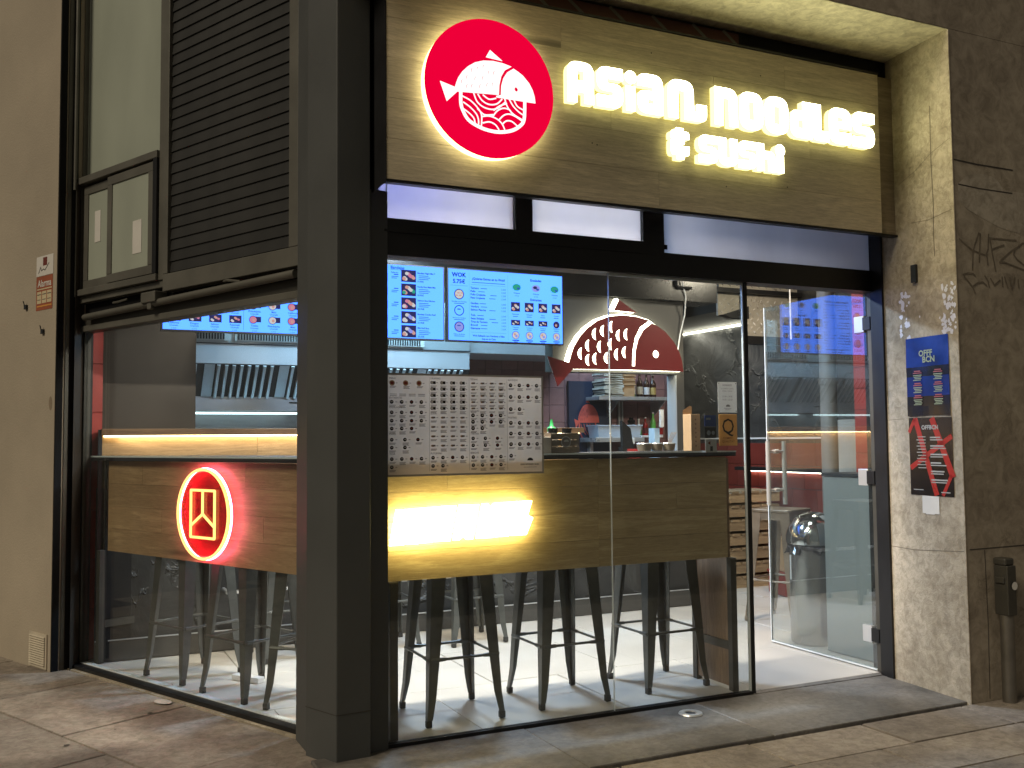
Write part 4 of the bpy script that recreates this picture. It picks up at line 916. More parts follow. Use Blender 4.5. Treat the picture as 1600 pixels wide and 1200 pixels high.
# screen B
q = MB(); q.text('Bandejas', .480, .440, .026, YF, 2, 'L', 1, .02); q.rect(.478, .60, .434, .4355, YF, 2); q.text('Selecto', .482, .412, .016, YF, 2, 'L', 1, .01)
for i, (nm, pr_, cols) in enumerate((('Bandeja Nigiri Mix 7', '19.95€', (7, 6, 5)), ('Family Box Maki Mix', '18.95€', (5, 7, 8)), ('Salmon Box Edicion', '20.95€', (6, 5, 7)), ('Bandeja Combo Roll', '21.95€', (7, 9, 7)), ('Mix Roll Box', '25.50€', (7, 9, 5)))):
    z = .362 - i * .087
    foodbox(q, .548, z, .098, .076, cols, 9); q.text(nm, .656, z + .056, .0145, YF, 2, 'L', 1, .028)
    for j in range(3): line(q, .664, z + .042 - j * .011, .065 + .012 * (j % 2))
    q.text(pr_, .656, z + .002, .0155, YF, 2, 'L', 1, .02); line(q, .500, z + .04, .03, 2, .005); line(q, .485, z + .028, .045); line(q, .485, z + .018, .035)
for i in range(4):
    for j in range(5):
        foodbox(q, .03 + i * .115, .362 - j * .087, .085, .05, (7, 5, 6), 4); line(q, .03 + i * .115, .352 - j * .087, .07, 2)
q.build('menu_print', SCM, tB)
# screen A
q = MB()
for j in range(5):
    for i in range(7):
        x = .055 + i * .112; z = .058 + j * .084
        if i < 4: foodbox(q, x - .02, z, .07, .045, (7, 5, 6), 5)
        else: q.rect(x + .01, x + .05, z + .010, z + .043, YF, 4); q.disc(x + .004, z + .024, .024, YF - .0004, 2, 16); q.disc(x + .004, z + .024, .0205, YF - .0006, 7 if i % 2 else 6, 14); q.disc(x + .008, z + .022, .009, YF - .0009, 5, 8)
        q.text(('California', 'Dragon', 'Salmon', 'Futomaki', 'Tobiko', 'Philadelphia', 'Maki')[(i + j) % 7], x + .012, z - .016, .015, YF, 2, 'C', 1, .015)
        q.text('Uramaki', x + .012, z - .030, .0135, YF, 2, 'C', 1, .01); q.text('6.95€', x + .012, z - .046, .012, YF, 3, 'C')
q.rect(.452, .4535, .02, .45, YF, 2)
q.build('menu_print', SCM, tA)

# ------------------------------------------------------------------ kitchen
HD = thing('extractor_hood', 'wide stainless extractor hood with baffle filters over the kitchen', 'hood')
MB().box(-.80, 1.645, 3.0, 3.60, 1.792, 2.30).build('canopy', m_steel_b, HD, bevel=.004)
MB().box(-.80, 1.65, 2.994, 2.9995, 1.930, 1.936).build('seam_trim', m_darkgap, HD)
MB().box(1.646, 2.70, 3.05, 3.60, 1.925, 2.2).build('duct_box', m_steel_b, HD, bevel=.004)
for a_, b_ in ((-.62, -.17), (-.10, .36), (.62, 1.25)):
    q = MB().box(a_ - .02, b_ + .02, 2.985, 2.9935, 1.952, 2.03); o = q.build('vent_grille', m_white, HD)
    s_ = MB()
    for i in range(int((b_ - a_) / .019)): s_.box(a_ + i * .019, a_ + i * .019 + .010, 2.981, 2.9845, 1.960, 2.012)
    s_.build('grille_slots', m_darkgap, o)
MB().add([(-.80, 3.0, 1.791), (1.645, 3.0, 1.791), (1.645, 3.19, 1.575), (-.80, 3.19, 1.575)], [(0, 3, 2, 1)]).build('filter_bed', m_darkgap, HD)
bf = MB(); bf.add([(0, 2.990, 1.786), (.026, 2.990, 1.786), (.026, 3.178, 1.572), (0, 3.178, 1.572), (.004, 2.982, 1.778), (.022, 2.982, 1.778), (.022, 3.170, 1.564), (.004, 3.170, 1.564)], [(4, 7, 6, 5), (0, 4, 5, 1), (1, 5, 6, 2), (0, 3, 7, 4), (3, 2, 6, 7)])
bf = bf.build('baffle', m_steel, HD); first = True
for base in (-.79, -.27, .24, .76, 1.27):
    for i in range(8):
        x = base + .03 + i * .052
        if x > 1.61: continue
        if first: bf.location.x = x; first = False
        else: piece(bf, 'baffle', (x, 0, 0), HD)
    if base > -.79: MB().add([(base - .05, 2.989, 1.787), (base + .02, 2.989, 1.787), (base + .02, 3.177, 1.573), (base - .05, 3.177, 1.573)], [(0, 3, 2, 1)]).build('filter_frame', m_steel_b, HD)
MB().box(-.80, 1.645, 3.19, 3.22, 1.475, 1.574).build('lower_lip', m_steel_b, HD, bevel=.003)
MB().cyl((-.6, 3.205, 1.458), (.36, 3.205, 1.458), .008, n=10).build('light_tube', e_cool, HD, True)
MB().cyl((.55, 3.205, 1.458), (1.5, 3.205, 1.458), .008, n=10).build('light_tube', e_cool, HD, True)
MB().box(-.80, 1.645, 3.40, 3.60, 1.0, 1.47).build('splashback', m_steel_b, HD, bevel=.003)
MB().box(.30, .37, 3.183, 3.189, 1.53, 1.54).build('switch', m_black, HD)
kt = tag(MB().box(-.9, 1.8, 2.95, 3.38, .0, .92).build('cooking_range', m_steel), 'stainless cooking range under the extractor hood', 'range')
# navy door with coral emblem
nd = thing('navy_door', 'navy blue door with coral fish and bowl emblem behind the bar', 'door', (2.82, 3.60, 0))
MB().box(0, .43, -.03, .0, .0, 1.76).build('leaf', m_navy, nd)
k2 = .19
T2 = lambda P: [((x - 2.5) * .215 + .175, (z - 1.757) * .40 + 1.395) for x, z in P]
solid('fish_emblem', [T2(BODY + HEAD[1:] + [(2.13, 1.757)] + TAIL[1:])] + [T2(scale_shape(x, z, .045, .6)) for x, z in SCALES[::1]], .002, (m_coral, m_coral), nd, -.031)
solid('emblem_fin', [T2(FIN)], .002, (m_coral, m_coral), nd, -.031)
q = MB(); q.stroke([(.10, 1.39), (.10, 1.32), (.13, 1.26), (.19, 1.235), (.25, 1.26), (.265, 1.39)], .012, -.033)
for i in range(4): q.stroke([(.115 + .03 * i, 1.385), (.13 + .03 * i, 1.33), (.165 + .025 * i, 1.29)], .006, -.0334)
q.build('bowl_emblem', m_coral, nd)
# shelves behind the pass-through
sh = thing('steel_shelf', 'upper steel shelf holding paper bags and dark bottles', 'shelf', (0, 0, 0), 0, 'steel shelves behind the pass-through')
MB().box(2.99, 3.70, 3.34, 3.59, 1.588, 1.618).build('board', m_steel, sh, bevel=.002)
for x in (3.20, 3.68): MB().add([(x, 3.36, 1.588), (x, 3.60, 1.588), (x, 3.60, 1.42), (x + .012, 3.36, 1.588), (x + .012, 3.60, 1.588), (x + .012, 3.60, 1.42)], [(0, 1, 2), (3, 5, 4), (0, 2, 5, 3)]).build('bracket', m_steel, sh)
sh2 = thing('steel_shelf', 'lower steel shelf holding a white tray and soft drinks', 'shelf', (0, 0, 0), 0, 'steel shelves behind the pass-through')
MB().box(2.93, 3.42, 3.30, 3.59, 1.225, 1.262).build('board', m_steel, sh2, bevel=.002)
MB().box(3.42, 3.64, 3.34, 3.59, 1.262, 1.280).build('small_board', m_white, sh2, bevel=.002)
for x in (3.00, 3.36): MB().box(x, x + .03, 3.52, 3.58, .9, 1.224).build('upright', m_steel, sh2)
us = tag(MB().box(3.335, 3.355, 3.59, 3.606, 1.28, 1.586).box(3.37, 3.385, 3.59, 3.606, 1.28, 1.586).build('shelf_upright', m_steel), 'pair of slim steel uprights between the two shelves', 'upright')
lp = tag(MB().cyl((3.86, 3.55, 1.28), (3.86, 3.55, 1.80), .008, n=8).build('wall_conduit', m_white), 'thin white vertical conduit right of the bottle shelf', 'conduit')
gb = simple('green_glass', (.02, .28, .07), .12, var=.1, bmp=0); bb = simple('brown_glass', (.035, .014, .008), .12, var=.1, bmp=0); lb = simple('bottle_label', (.60, .55, .45), .5, bmp=0)
capm = simple('cap_metal', (.5, .45, .35), .3, .8)
def bottle(x, y, z, h, r_, body, lab, label, capmat=capm, name='bottle'):
    t = thing(name, label, 'bottle', (x, y, z), 0, 'bottles on the kitchen shelves')
    MB().lathe([(0, 0), (r_, 0), (r_, h * .52), (r_ * .92, h * .60), (r_ * .40, h * .76), (r_ * .36, h * .95), (0, h * .95)], n=16).build('glass_body', body, t, True)
    MB().lathe([(r_ * 1.02, h * .12), (r_ * 1.02, h * .42)], n=16).build('label_band', lab, t, True)
    MB().lathe([(0, h), (r_ * .42, h), (r_ * .44, h * .94)], n=12).build('cap', capmat, t, True)
bottle(3.405, 3.47, 1.618, .235, .030, gb, m_white, 'green glass bottle beside the red can on the upper shelf', m_white)
bottle(3.485, 3.47, 1.618, .225, .029, bb, lb, 'brown beer bottle next to the green bottle on the upper shelf')
bottle(3.557, 3.47, 1.618, .215, .028, bb, m_white, 'brown beer bottle, second from the right on the upper shelf')
bottle(3.625, 3.47, 1.618, .210, .029, bb, simple('gold_label', (.42, .30, .10), .5), 'brown beer bottle with gold label at the shelf end')
cn = thing('drink_can', 'red drink can on the upper shelf beside the bottles', 'can', (3.335, 3.44, 1.618))
MB().lathe([(0, 0), (.026, 0), (.029, .008), (.029, .108), (.025, .120), (0, .120)], n=18).build('body', simple('can_red', (.62, .03, .03), .3, .3), cn, True)
MB().lathe([(0, .122), (.024, .122), (.025, .118)], n=18).build('lid', m_steel, cn, True)
grn = simple('green_soda', (.16, .50, .10), .2, bmp=0); redd = simple('red_soda', (.36, .02, .02), .2, bmp=0)
bottle(3.450, 3.44, 1.262, .165, .024, m_white, simple('green_label', (.1, .42, .12), .5), 'pale bottle with green label behind the white tray', m_white)
bottle(3.520, 3.44, 1.280, .160, .022, redd, simple('dark_label', (.10, .01, .01), .5), 'dark red soda bottle on the small white shelf', m_white)
bottle(3.600, 3.44, 1.280, .205, .026, grn, grn, 'bright green soda bottle on the small white shelf', m_white)
bottle(3.690, 3.46, 1.262, .200, .025, simple('pale_plastic', (.55, .48, .55), .3), redd, 'pale pink bottle beside the monitor stand', m_white)
pb = thing('paper_bag_stack', 'stack of folded brown and pale paper bags on the upper shelf', 'bag stack', (3.05, 3.36, 1.619))
mbag = simple('pale_bag_paper', (.50, .50, .44), .85, var=.15, scale=15, bmp=.4, bscale=20)
for i in range(11):
    w0 = .19 - .004 * (i % 3); o0 = .01 * ((i * 5) % 3); z = i * .021; ww = [random.uniform(-.007, .007) for _ in range(8)]
    q = MB()
    q.add([(o0, 0, z + ww[0]), (o0 + w0, 0, z + ww[1]), (o0 + w0, .2, z), (o0, .2, z), (o0, 0, z + .016 + ww[2]), (o0 + w0 * .5, -.008, z + .019 + ww[3]), (o0 + w0, 0, z + .015 + ww[4]), (o0 + w0, .2, z + .016), (o0, .2, z + .016)],
          [(0, 1, 6, 5, 4), (4, 5, 6, 7, 8), (1, 2, 7, 6), (3, 0, 4, 8)])
    q.build('paper_bag', mbag, pb)
for i in range(9):
    z = .10 + i * .013; MB().box(.20, .33 - .01 * (i % 2), .005 * (i % 3), .19, z, z + .0105).build('brown_bag', m_kraft, pb)
MB().box(.20, .32, .01, .19, 0, .099).build('bag_box', m_kraft, pb)
tr = thing('plastic_tray', 'pale blue white plastic tray standing on the lower shelf', 'tray', (2.985, 3.36, 1.262))
q = MB(); q.add([(.015, .01, 0), (.43, .01, 0), (.43, .17, 0), (.015, .17, 0), (0, 0, .105), (.445, 0, .105), (.445, .18, .105), (0, .18, .105)], [(0, 1, 5, 4), (1, 2, 6, 5), (2, 3, 7, 6), (3, 0, 4, 7), (3, 2, 1, 0)]); q.build('tub', simple('bluish_plastic', (.55, .62, .72), .35), tr)
q = MB().box(-.006, .451, -.006, .0, .100, .110).box(-.006, .451, .18, .186, .100, .110).box(-.006, 0, 0, .18, .100, .110).box(.445, .451, 0, .18, .100, .110); q.build('rim', MATS['bluish_plastic'], tr)
for a_ in (.13, .27): MB().box(a_, a_ + .005, .002, .17, .0, .098).build('divider', m_white, tr)
for i, nm in enumerate(('left', 'right')):
    tag(MB().box(3.20 + i * .062, 3.25 + i * .062, 3.285, 3.298, 1.205, 1.258).build('price_tag', m_white, bevel=.004), 'small white ticket roll hanging under the lower shelf edge, %s one' % nm, 'ticket roll', 'ticket rolls under the shelf')
cans = tag(MB().lathe([(0, 0), (.035, 0), (.035, .018), (.02, .02), (.035, .026), (.035, .046), (.02, .05), (.02, .07), (0, .07)], (3.38, 3.45, 1.368), 16)  .build('tin_stack', m_blackmat, None, True), 'stack of dark round tins above the white tray', 'tins')
# till monitor on the low counter
mo = thing('till_monitor', 'black till monitor seen from behind at the pass-through', 'monitor', (2.72, 2.42, 1.03), R(25))
MB().add([(-.10, 0, .08), (.07, 0, .08), (.10, .06, .30), (-.02, .06, .36), (-.10, .02, .08), (.07, .02, .08), (.10, .08, .30), (-.02, .08, .36)], [(0, 1, 2, 3), (7, 6, 5, 4), (0, 3, 7, 4), (1, 5, 6, 2), (3, 2, 6, 7), (0, 4, 5, 1)]).build('screen_back', m_blackmat, mo)
MB().box(-.03, .03, .03, .09, 0, .16).build('stand', m_black, mo); MB().box(-.09, .09, -.03, .14, 0, .012).build('foot', m_black, mo)
rc = tag(MB().box(2.62, 2.73, 2.30, 2.305, 1.10, 1.175).build('red_card', simple('red_card_print', (.55, .05, .05), .5)), 'small red card holder on the counter below the monitor', 'card')
ct = tag(MB().box(2.90, 2.945, 2.36, 2.44, 1.03, 1.33).box(2.905, 2.94, 2.35, 2.36, 1.10, 1.20).build('card_terminal', simple('pale_blue_plastic', (.45, .60, .75), .4)), 'tall pale blue device standing beside the pass-through post', 'device')
sw = tag(MB().box(2.935, 2.966, 2.33, 2.345, 1.34, 1.47).box(2.940, 2.960, 2.325, 2.33, 1.38, 1.43).build('wall_phone', m_white), 'small white wall device beside the pass-through post', 'wall phone')

# upper right: riveted plate boxes and beams
DP = simple('chequer_plate', (.42, .39, .33), .30, .45, var=.2, bmp=.03)
dp = thing('chequer_plate_duct', 'diamond plate metal boxing hanging under the ceiling', 'boxing')
def plate(x0, x1, z0, z1, y, name='plate'):
    o = MB().box(x0, x1, y, y + .02, z0, z1).build(name, DP, dp)
    s_ = MB(); i = 0; z = z0 + .03
    while z < z1 - .02:
        x = x0 + .035 + (.038 if i % 2 else 0); sg = 1 if i % 2 else -1
        while x < x1 - .03:
            L_, W_ = .024, .007
            ax, az = L_ * .72, L_ * .72 * sg; bx_, bz_ = -W_ * .7 * sg, W_ * .7
            s_.add([(x - ax, y - .0003, z - az), (x + bx_, y - .0003, z + bz_), (x + ax, y - .0003, z + az), (x - bx_, y - .0003, z - bz_), (x, y - .010, z)], [(0, 1, 4), (1, 2, 4), (2, 3, 4), (3, 0, 4)])
            x += .076
        z += .036; i += 1
    s_.build('tread_lugs', simple('highlight_lug', (.75, .72, .65), .25, .5), o)['kind'] = 'stuff'  # lugs paler than the plate, highlights put into their colour
plate(3.745, 4.60, 2.27, 2.46, 2.66); plate(3.745, 4.58, 2.50, 2.72, 2.64)
plate(3.95, 4.36, 2.10, 2.265, 2.58)
MB().box(3.70, 4.60, 2.60, 2.66, 2.462, 2.498).build('beam', m_black, dp)
MB().box(3.965, 3.985, 2.62, 2.64, 2.27, 2.46).build('hanger', m_black, dp)
MB().add([(3.72, 2.55, 2.265), (3.98, 2.55, 2.345), (3.98, 2.55, 2.238), (3.80, 2.55, 2.238), (3.72, 2.62, 2.265), (3.98, 2.62, 2.345), (3.98, 2.62, 2.238), (3.80, 2.62, 2.238)], [(3, 2, 1, 0), (0, 4, 7, 3), (3, 7, 6, 2)]).build('gusset', m_black, dp)
MB().box(3.95, 4.5, 2.56, 2.62, 2.03, 2.098).build('lower_beam', m_black, dp)
lc = tag(MB().tube([(4.20, 2.3, 2.76), (4.20, 2.3, 2.05)], .006, 6).build('lamp_cable', m_white), 'straight pale cable hanging from the ceiling near the plates', 'cable')
pp = tag(MB().cyl((4.30, 2.0, 2.76), (4.30, 2.0, 2.3), .07, n=16).build('duct_stub', m_greypipe, None, True), 'short dark grey round duct under the ceiling', 'duct')

# ------------------------------------------------------------------ window counters
def board_set(parent, x0, x1, y, z0, z1, cuts, n=4, mat=None):
    h = (z1 - z0) / n
    for i in range(n):
        xs = [x0] + cuts[i % len(cuts)] + [x1]
        for a_, b_ in zip(xs, xs[1:]): MB().box(a_ + .0007, b_ - .0007, y + random.uniform(0, .0008), y + .02, z0 + i * h + .0006, z0 + (i + 1) * h - .0006).build('front_board', mat or m_pineface, parent)
C2 = thing('front_counter', 'knotty pine counter behind the front window', 'counter')
board_set(C2, -.04, 1.802, .066, .655, 1.158, [[1.06], [.55, 1.06], [1.06, 1.5], [.3, 1.06]])
MB().box(-.05, 1.835, .028, .40, 1.160, 1.186).build('counter_top', m_black, C2, bevel=.002)
MB().box(-.05, 1.835, .026, .0278, 1.180, 1.187).build('pale_top_strip', m_edge, C2)  # glint on the counter top, painted as a pale strip
def leg_frame(parent, x, infill, ya=.040, yb=.375):
    for y in (ya, yb - .035): MB().box(x, x + .035, y, y + .035, 0.0, 1.158 if y > .1 else .654).build('post', m_anthra, parent, bevel=.002)
    MB().box(x, x + .035, ya + .036, yb - .036, .20, .24).build('crossbar', m_anthra, parent)
    if infill: MB().box(x + .008, x + .026, ya + .036, yb - .036, .02, .199).build('infill_board', m_endwood, parent); MB().box(x + .008, x + .026, ya + .036, yb - .036, .241, 1.15).build('infill_board', m_endwood, parent)
leg_frame(C2, .030, False); leg_frame(C2, 1.797, True)
C1 = thing('side_counter', 'knotty pine counter behind the side window', 'counter', F1P, F1R)
board_set(C1, -1.87, .30, .070, .640, 1.150, [[-.95], [-1.3, -.4], [-.75], [-1.5, -.55]], mat=m_pineside)
MB().box(-2.0, .05, .030, .40, 1.152, 1.180).build('counter_top', m_black, C1, bevel=.002)
MB().box(-2.0, .03, .028, .0298, 1.172, 1.180).build('pale_top_strip', m_edge, C1)  # pale strip in place of the glint on this counter's edge
def leg_frame1(x, infill):
    for y in (.045, .345): MB().box(x, x + .035, y, y + .035, 0.0, 1.15 if y > .1 else .639).build('post', m_anthra, C1, bevel=.002)
    MB().box(x, x + .035, .081, .344, .20, .24).build('crossbar', m_anthra, C1)
    if infill: MB().box(x + .008, x + .026, .081, .344, .02, .199).build('infill_panel', m_blackmat, C1); MB().box(x + .008, x + .026, .081, .344, .241, 1.15).build('infill_panel', m_blackmat, C1)
leg_frame1(-1.945, True)

# ------------------------------------------------------------------ neon signs on the counters
NS = thing('neon_sign', 'round red neon sign with a box glyph on the side counter', 'neon sign', F1P, F1R)
ncx, ncz, nr = -.833, .893, .223
cpts = [(ncx + nr * math.cos(2 * math.pi * i / 48), .012 + .004, ncz + nr * math.sin(2 * math.pi * i / 48)) for i in range(49)]
cpts = [(a_, .018, c_) for a_, b_, c_ in cpts]
MB().tube(cpts, .0075, 8).build('ring_tube', e_neony, NS)
MB().tube([(a_, .034, c_) for a_, b_, c_ in [((x - ncx) * 1.02 + ncx, 0, (z - ncz) * 1.02 + ncz) for x, _, z in cpts]], .005, 6).build('ring_backlight', e_neonr, NS)
bx0, bx1, bz0, bz1 = ncx - .105, ncx + .105, ncz - .118, ncz + .118
g1 = [[(bx0, bz1), (bx1, bz1), (bx1, bz0), (bx0, bz0), (bx0, bz1)], [(ncx, bz1), (ncx, ncz)], [(bx0, ncz - .062), (ncx, ncz), (bx1, ncz - .062)]]
q = MB()
for s_ in g1: q.tube([(x, .018, z) for x, z in s_], .0065, 8)
q.build('glyph_tube', e_neony, NS)
solid('acrylic_disc', [[(ncx + (nr - .012) * math.cos(2 * math.pi * i / 48), ncz + (nr - .012) * math.sin(2 * math.pi * i / 48)) for i in range(48)]], .003, (glass('red_acrylic', (.86, .20, .27), .06, 1, .02), ), NS, .030)
OS = thing('letter_sign', 'overexposed slanted white light letters on the front counter', 'neon sign', (0, 0, 0))
sgl = lambda pts: [(x, z) for x, z in pts]
def sl_(x0, x1, notch=None, z0=.812, z1=.962, sk=.030):
    P = [(x0, z0), (x0 + sk, z1), (x1 + sk, z1), (x1, z0)]
    if notch == 'bottom': P = [(x0, z0), (x0 + sk, z1), (x1 + sk, z1), (x1, z0), (x1 - .030, z0), ((x0 + x1) / 2 + .004, z0 + .016), (x0 + .030, z0)]
    if notch == 'top': P = [(x0, z0), (x0 + sk, z1), (x0 + sk + .028, z1), ((x0 + x1) / 2 + sk * .9, z1 - .018), (x1 + sk - .028, z1), (x1 + sk, z1), (x1, z0)]
    if notch == 'right': P = [(x0, z0), (x0 + sk, z1), (x1 + sk, z1), (x1 + sk * .6 - .010, (z0 + z1) / 2 + .012), (x1 + sk * .6 + .016, (z0 + z1) / 2), (x1, z0)]
    return P
spec = [(.018, .082, 'top'), (.090, .146, None), (.154, .211, 'top'), (.219, .290, None), (.303, .396, 'bottom'), (.412, .494, 'top'), (.502, .568, None), (.576, .655, 'right')]
for i, (a_, b_, nt_) in enumerate(spec):
    z0 = .812 + i * .0022
    solid('light_letter', [sl_(a_, b_, nt_, z0, z0 + .150)], .008, (e_overs, e_overs), OS, .018)
# ------------------------------------------------------------------ menu poster on the glass
MP = thing('menu_poster', 'large grey menu poster with rows of round dish photos on the front glass', 'menu')
m_poster = frosted('poster_sheet', (.80, .75, .69), .45, .5)
MB().box(.006, .728, -.0090, -.0065, 1.108, 1.528).build('sheet', m_poster, MP)
MB().box(-.003, .006, -.0082, -.0066, 1.10, 1.536).box(.728, .737, -.0082, -.0066, 1.10, 1.536).box(.006, .728, -.0082, -.0066, 1.528, 1.536).box(.006, .728, -.0082, -.0066, 1.10, 1.108).build('clear_border', simple('taped_border', (.30, .28, .25), .4), MP)
q = MB(); Yp = -.0096; pi_ = [simple('dish_black', (.025, .022, .022), .5), simple('dish_pale', (.45, .42, .38), .5), simple('dish_gold', (.40, .25, .12), .5), simple('dish_red', (.28, .05, .04), .5), simple('text_grey', (.20, .17, .16), .6)]
def row(x, z, n, dx, kind=0, r_=.0078, text=1):
    r_ = min(r_, .0086)
    for i in range(n):
        cx_ = x + i * dx
        if kind == 0: q.disc(cx_, z, r_, Yp, 0, 14); q.disc(cx_ + .001 * (i % 2), z + .001, r_ * .6, Yp - .0004, (1, 1, 3, 1)[i % 4], 9, r_ * .35)
        elif kind == 1: q.rect(cx_ + .002, cx_ + .013, z - .006, z + .006, Yp, 0); q.disc(cx_ - .004, z, .007, Yp - .0004, 0, 12); q.disc(cx_ - .004, z, .0055, Yp - .0006, 1, 10)
        elif kind == 2: q.disc(cx_, z, r_ * 1.2, Yp, 2, 8, r_ * .6); q.rect(cx_ - .002, cx_ + .011, z - .003, z + .004, Yp - .0004, 4)
        elif kind == 3: q.disc(cx_, z, .012, Yp, 2, 16); q.disc(cx_, z, .008, Yp - .0004, 3, 9, .006)
        if text:
            q.rect(cx_ + .016, cx_ + .024, z - .001, z + .001, Yp, 4)
            for k_ in range(2 + i % 2): q.rect(cx_ - .010, cx_ + .018 - .004 * (k_ % 2), z - .0150 - k_ * .0045, z - .0130 - k_ * .0045, Yp, 4)
def head(x, z, s_): q.text(s_, x, z, .011, Yp, 4, 'L', .95)
head(.012, 1.510, 'MENU'); row(.024, 1.494, 3, .060, 3)
for k_ in range(8): q.rect(.014 + (k_ % 4) * .042, .044 + (k_ % 4) * .042, 1.446 - (k_ // 4) * .007, 1.448 - (k_ // 4) * .007, Yp, 4)
head(.012, 1.428, 'ENTRANTES'); row(.022, 1.414, 4, .044, 0, .008)
head(.012, 1.388, 'ENSALADAS'); row(.022, 1.370, 4, .044); row(.022, 1.335, 4, .044); row(.022, 1.302, 3, .044)
head(.012, 1.275, 'MAKIS'); row(.022, 1.255, 3, .058); row(.022, 1.222, 2, .058); head(.012, 1.192, 'WOK'); row(.022, 1.174, 4, .044); row(.022, 1.140, 1, .044)
head(.196, 1.512, 'URAMAKI'); [row(.206, 1.498 - i * .0275, 4, .045, 1) for i in range(5)]
head(.196, 1.362, 'SUSHI'); [row(.206, 1.348 - i * .040, 4, .045, 2) for i in range(4)]
head(.196, 1.192, 'FUTOMAKI'); row(.206, 1.177, 4, .045); row(.206, 1.142, 2, .045)
head(.380, 1.512, 'TEMAKI'); [row(.392, 1.498 - i * .0275, 4, .044, 2, .007) for i in range(5)]
head(.380, 1.374, 'GYOZAS'); row(.392, 1.358, 4, .044, 0, .009); row(.392, 1.330, 4, .044, 0, .009); row(.392, 1.302, 2, .044, 0, .009)
head(.380, 1.275, 'TARTAR'); row(.392, 1.258, 3, .058); row(.392, 1.228, 3, .058); head(.380, 1.192, 'BEBIDAS'); row(.392, 1.177, 4, .044); row(.392, 1.142, 4, .044)
head(.562, 1.512, 'BANDEJAS'); row(.574, 1.492, 4, .043, 0, .010); row(.574, 1.440, 4, .043, 0, .010); row(.574, 1.386, 2, .043, 0, .010); head(.562, 1.345, 'POSTRES'); [row(.574, 1.325 - i * .047, 4, .043, 0, .0095) for i in range(3)]; row(.574, 1.180, 1, .043, 0, .0095)
q.rect(.190, .1908, 1.12, 1.52, Yp, 4); q.rect(.374, .3748, 1.12, 1.52, Yp, 4); q.rect(.556, .5568, 1.12, 1.52, Yp, 4)
q.poly(xf(BODY + HEAD[1:] + [(2.1, 1.757)], .030, .665, 1.158), Yp, 0); q.text('ASIAN NOODLES & SUSHI', .665, 1.138, .0095, Yp, 0, 'C', .85, .02); q.rect(.635, .70, 1.128, 1.1295, Yp, 4)
q.build('menu_print', pi_, MP)

# ------------------------------------------------------------------ small things on the counter and glass
cd = thing('condiment_crate', 'small dark wooden condiment crate with round emblem on the front counter', 'crate', (.809, .06, 1.187))
mdw = wood('crate_wood', (.20, .15, .10), (.12, .09, .06), 'x', 1.6, .7, False, .15)
for i in range(3): MB().box(0, .150, 0, .010, .002 + i * .031, .029 + i * .031).build('slat', mdw, cd)
for i in range(3): MB().box(0, .150, .12, .130, .002 + i * .031, .029 + i * .031).build('slat', mdw, cd)
for x in (0, .140): MB().box(x, x + .010, .0105, .1195, .0, .094).build('side_panel', mdw, cd)
MB().box(.011, .139, .011, .119, 0, .008).build('base', mdw, cd)
MB().disc(.078, .052, .026, -.0008, 0, 24).disc(.078, .052, .022, -.0012, 1, 24).poly(xf(BODY + HEAD[1:] + [(2.1, 1.757)], .026, .078, .052), -.0016, 0).build('round_emblem', [simple('emblem_grey', (.30, .30, .29), .6), simple('emblem_dark', (.12, .10, .085), .6)], cd)
def jar(x, y, z, label, r_=.026, h=.085, lidm=m_blackmat):
    t = thing('glass_jar', label, 'jar', (x, y, z), 0, 'jars on the front counter')
    MB().lathe([(0, 0), (r_, 0), (r_, h * .75), (r_ * .8, h * .82), (0, h * .82)], n=18).build('jar_body', simple('sauce_jar', (.50, .45, .38), .15, bmp=0), t, True)
    MB().lathe([(r_ * .86, h * .80), (r_ * .9, h), (0, h)], n=18).build('lid', lidm, t, True)
jar(.851, .12, 1.1965, 'sauce jar with dark lid under the green squeeze cap', .026, .105); jar(.925, .12, 1.1965, 'sauce jar with dark lid at the right end of the crate', .026, .105)
gc = thing('squeeze_bottle', 'squeeze bottle with green nozzle cap behind the crate', 'bottle', (.894, .215, 1.187))
MB().lathe([(0, 0), (.024, 0), (.024, .09), (.018, .10), (0, .10)], n=16).build('bottle_body', m_white, gc, True)
MB().lathe([(.020, .10), (.021, .118), (.010, .128), (.004, .160), (0, .160)], n=16).build('green_cap', simple('green_cap', (.02, .33, .08), .4), gc, True)
nb = tag(MB().box(.758, .806, .05, .14, 1.187, 1.262).build('napkin_box', simple('napkin_box_card', (.50, .42, .33), .7), bevel=.002), 'pale napkin box left of the condiment crate', 'box')
for i, (x, r_) in enumerate(((1.470, .040), (1.545, .034), (1.618, .036))):
    t = thing('lidded_bowl', ('round clear bowl, leftmost of three before the pass-through', 'round clear bowl in the middle of the three on the counter', 'round clear bowl holding sticks, rightmost of the three')[i], 'bowl', (x, .30, 1.187), 0, 'small bowls on the front counter')
    MB().lathe([(0, .001), (r_ * .8, .001), (r_, .034)], n=20).build('bowl_body', simple('tan_bowl', (.36, .30, .22), .3), t, True)
    MB().lathe([(r_, .034), (r_ * 1.04, .038), (r_ * .98, .041), (0, .036)], n=20).build('rim', m_steel, t, True)
    if i == 2:
        for a_ in range(4): MB().cyl((-.005 + a_ * .004, 0, .03), (.02 + a_ * .010, 0, .095), .0014, n=5).build('stick', m_kraft, t)
bxk = thing('cardboard_box', 'tall open kraft cardboard box on the counter end', 'box', (1.640, .13, 1.187))
MB().box(0, .055, 0, .07, 0, .185).build('carton', m_kraft, bxk, bevel=.001)
MB().add([(.0, .07, .185), (.055, .07, .185), (.06, .075, .225), (.045, .072, .23), (.0, .07, .205)], [(0, 1, 2, 3, 4)]).build('flap', m_kraft, bxk)
q = MB()
for i in range(7): q.disc(.027, .025 + i * .022, .004, -.0012, 0, 8)
q.build('print_marks', simple('brown_ink', (.16, .08, .04), .7), bxk)
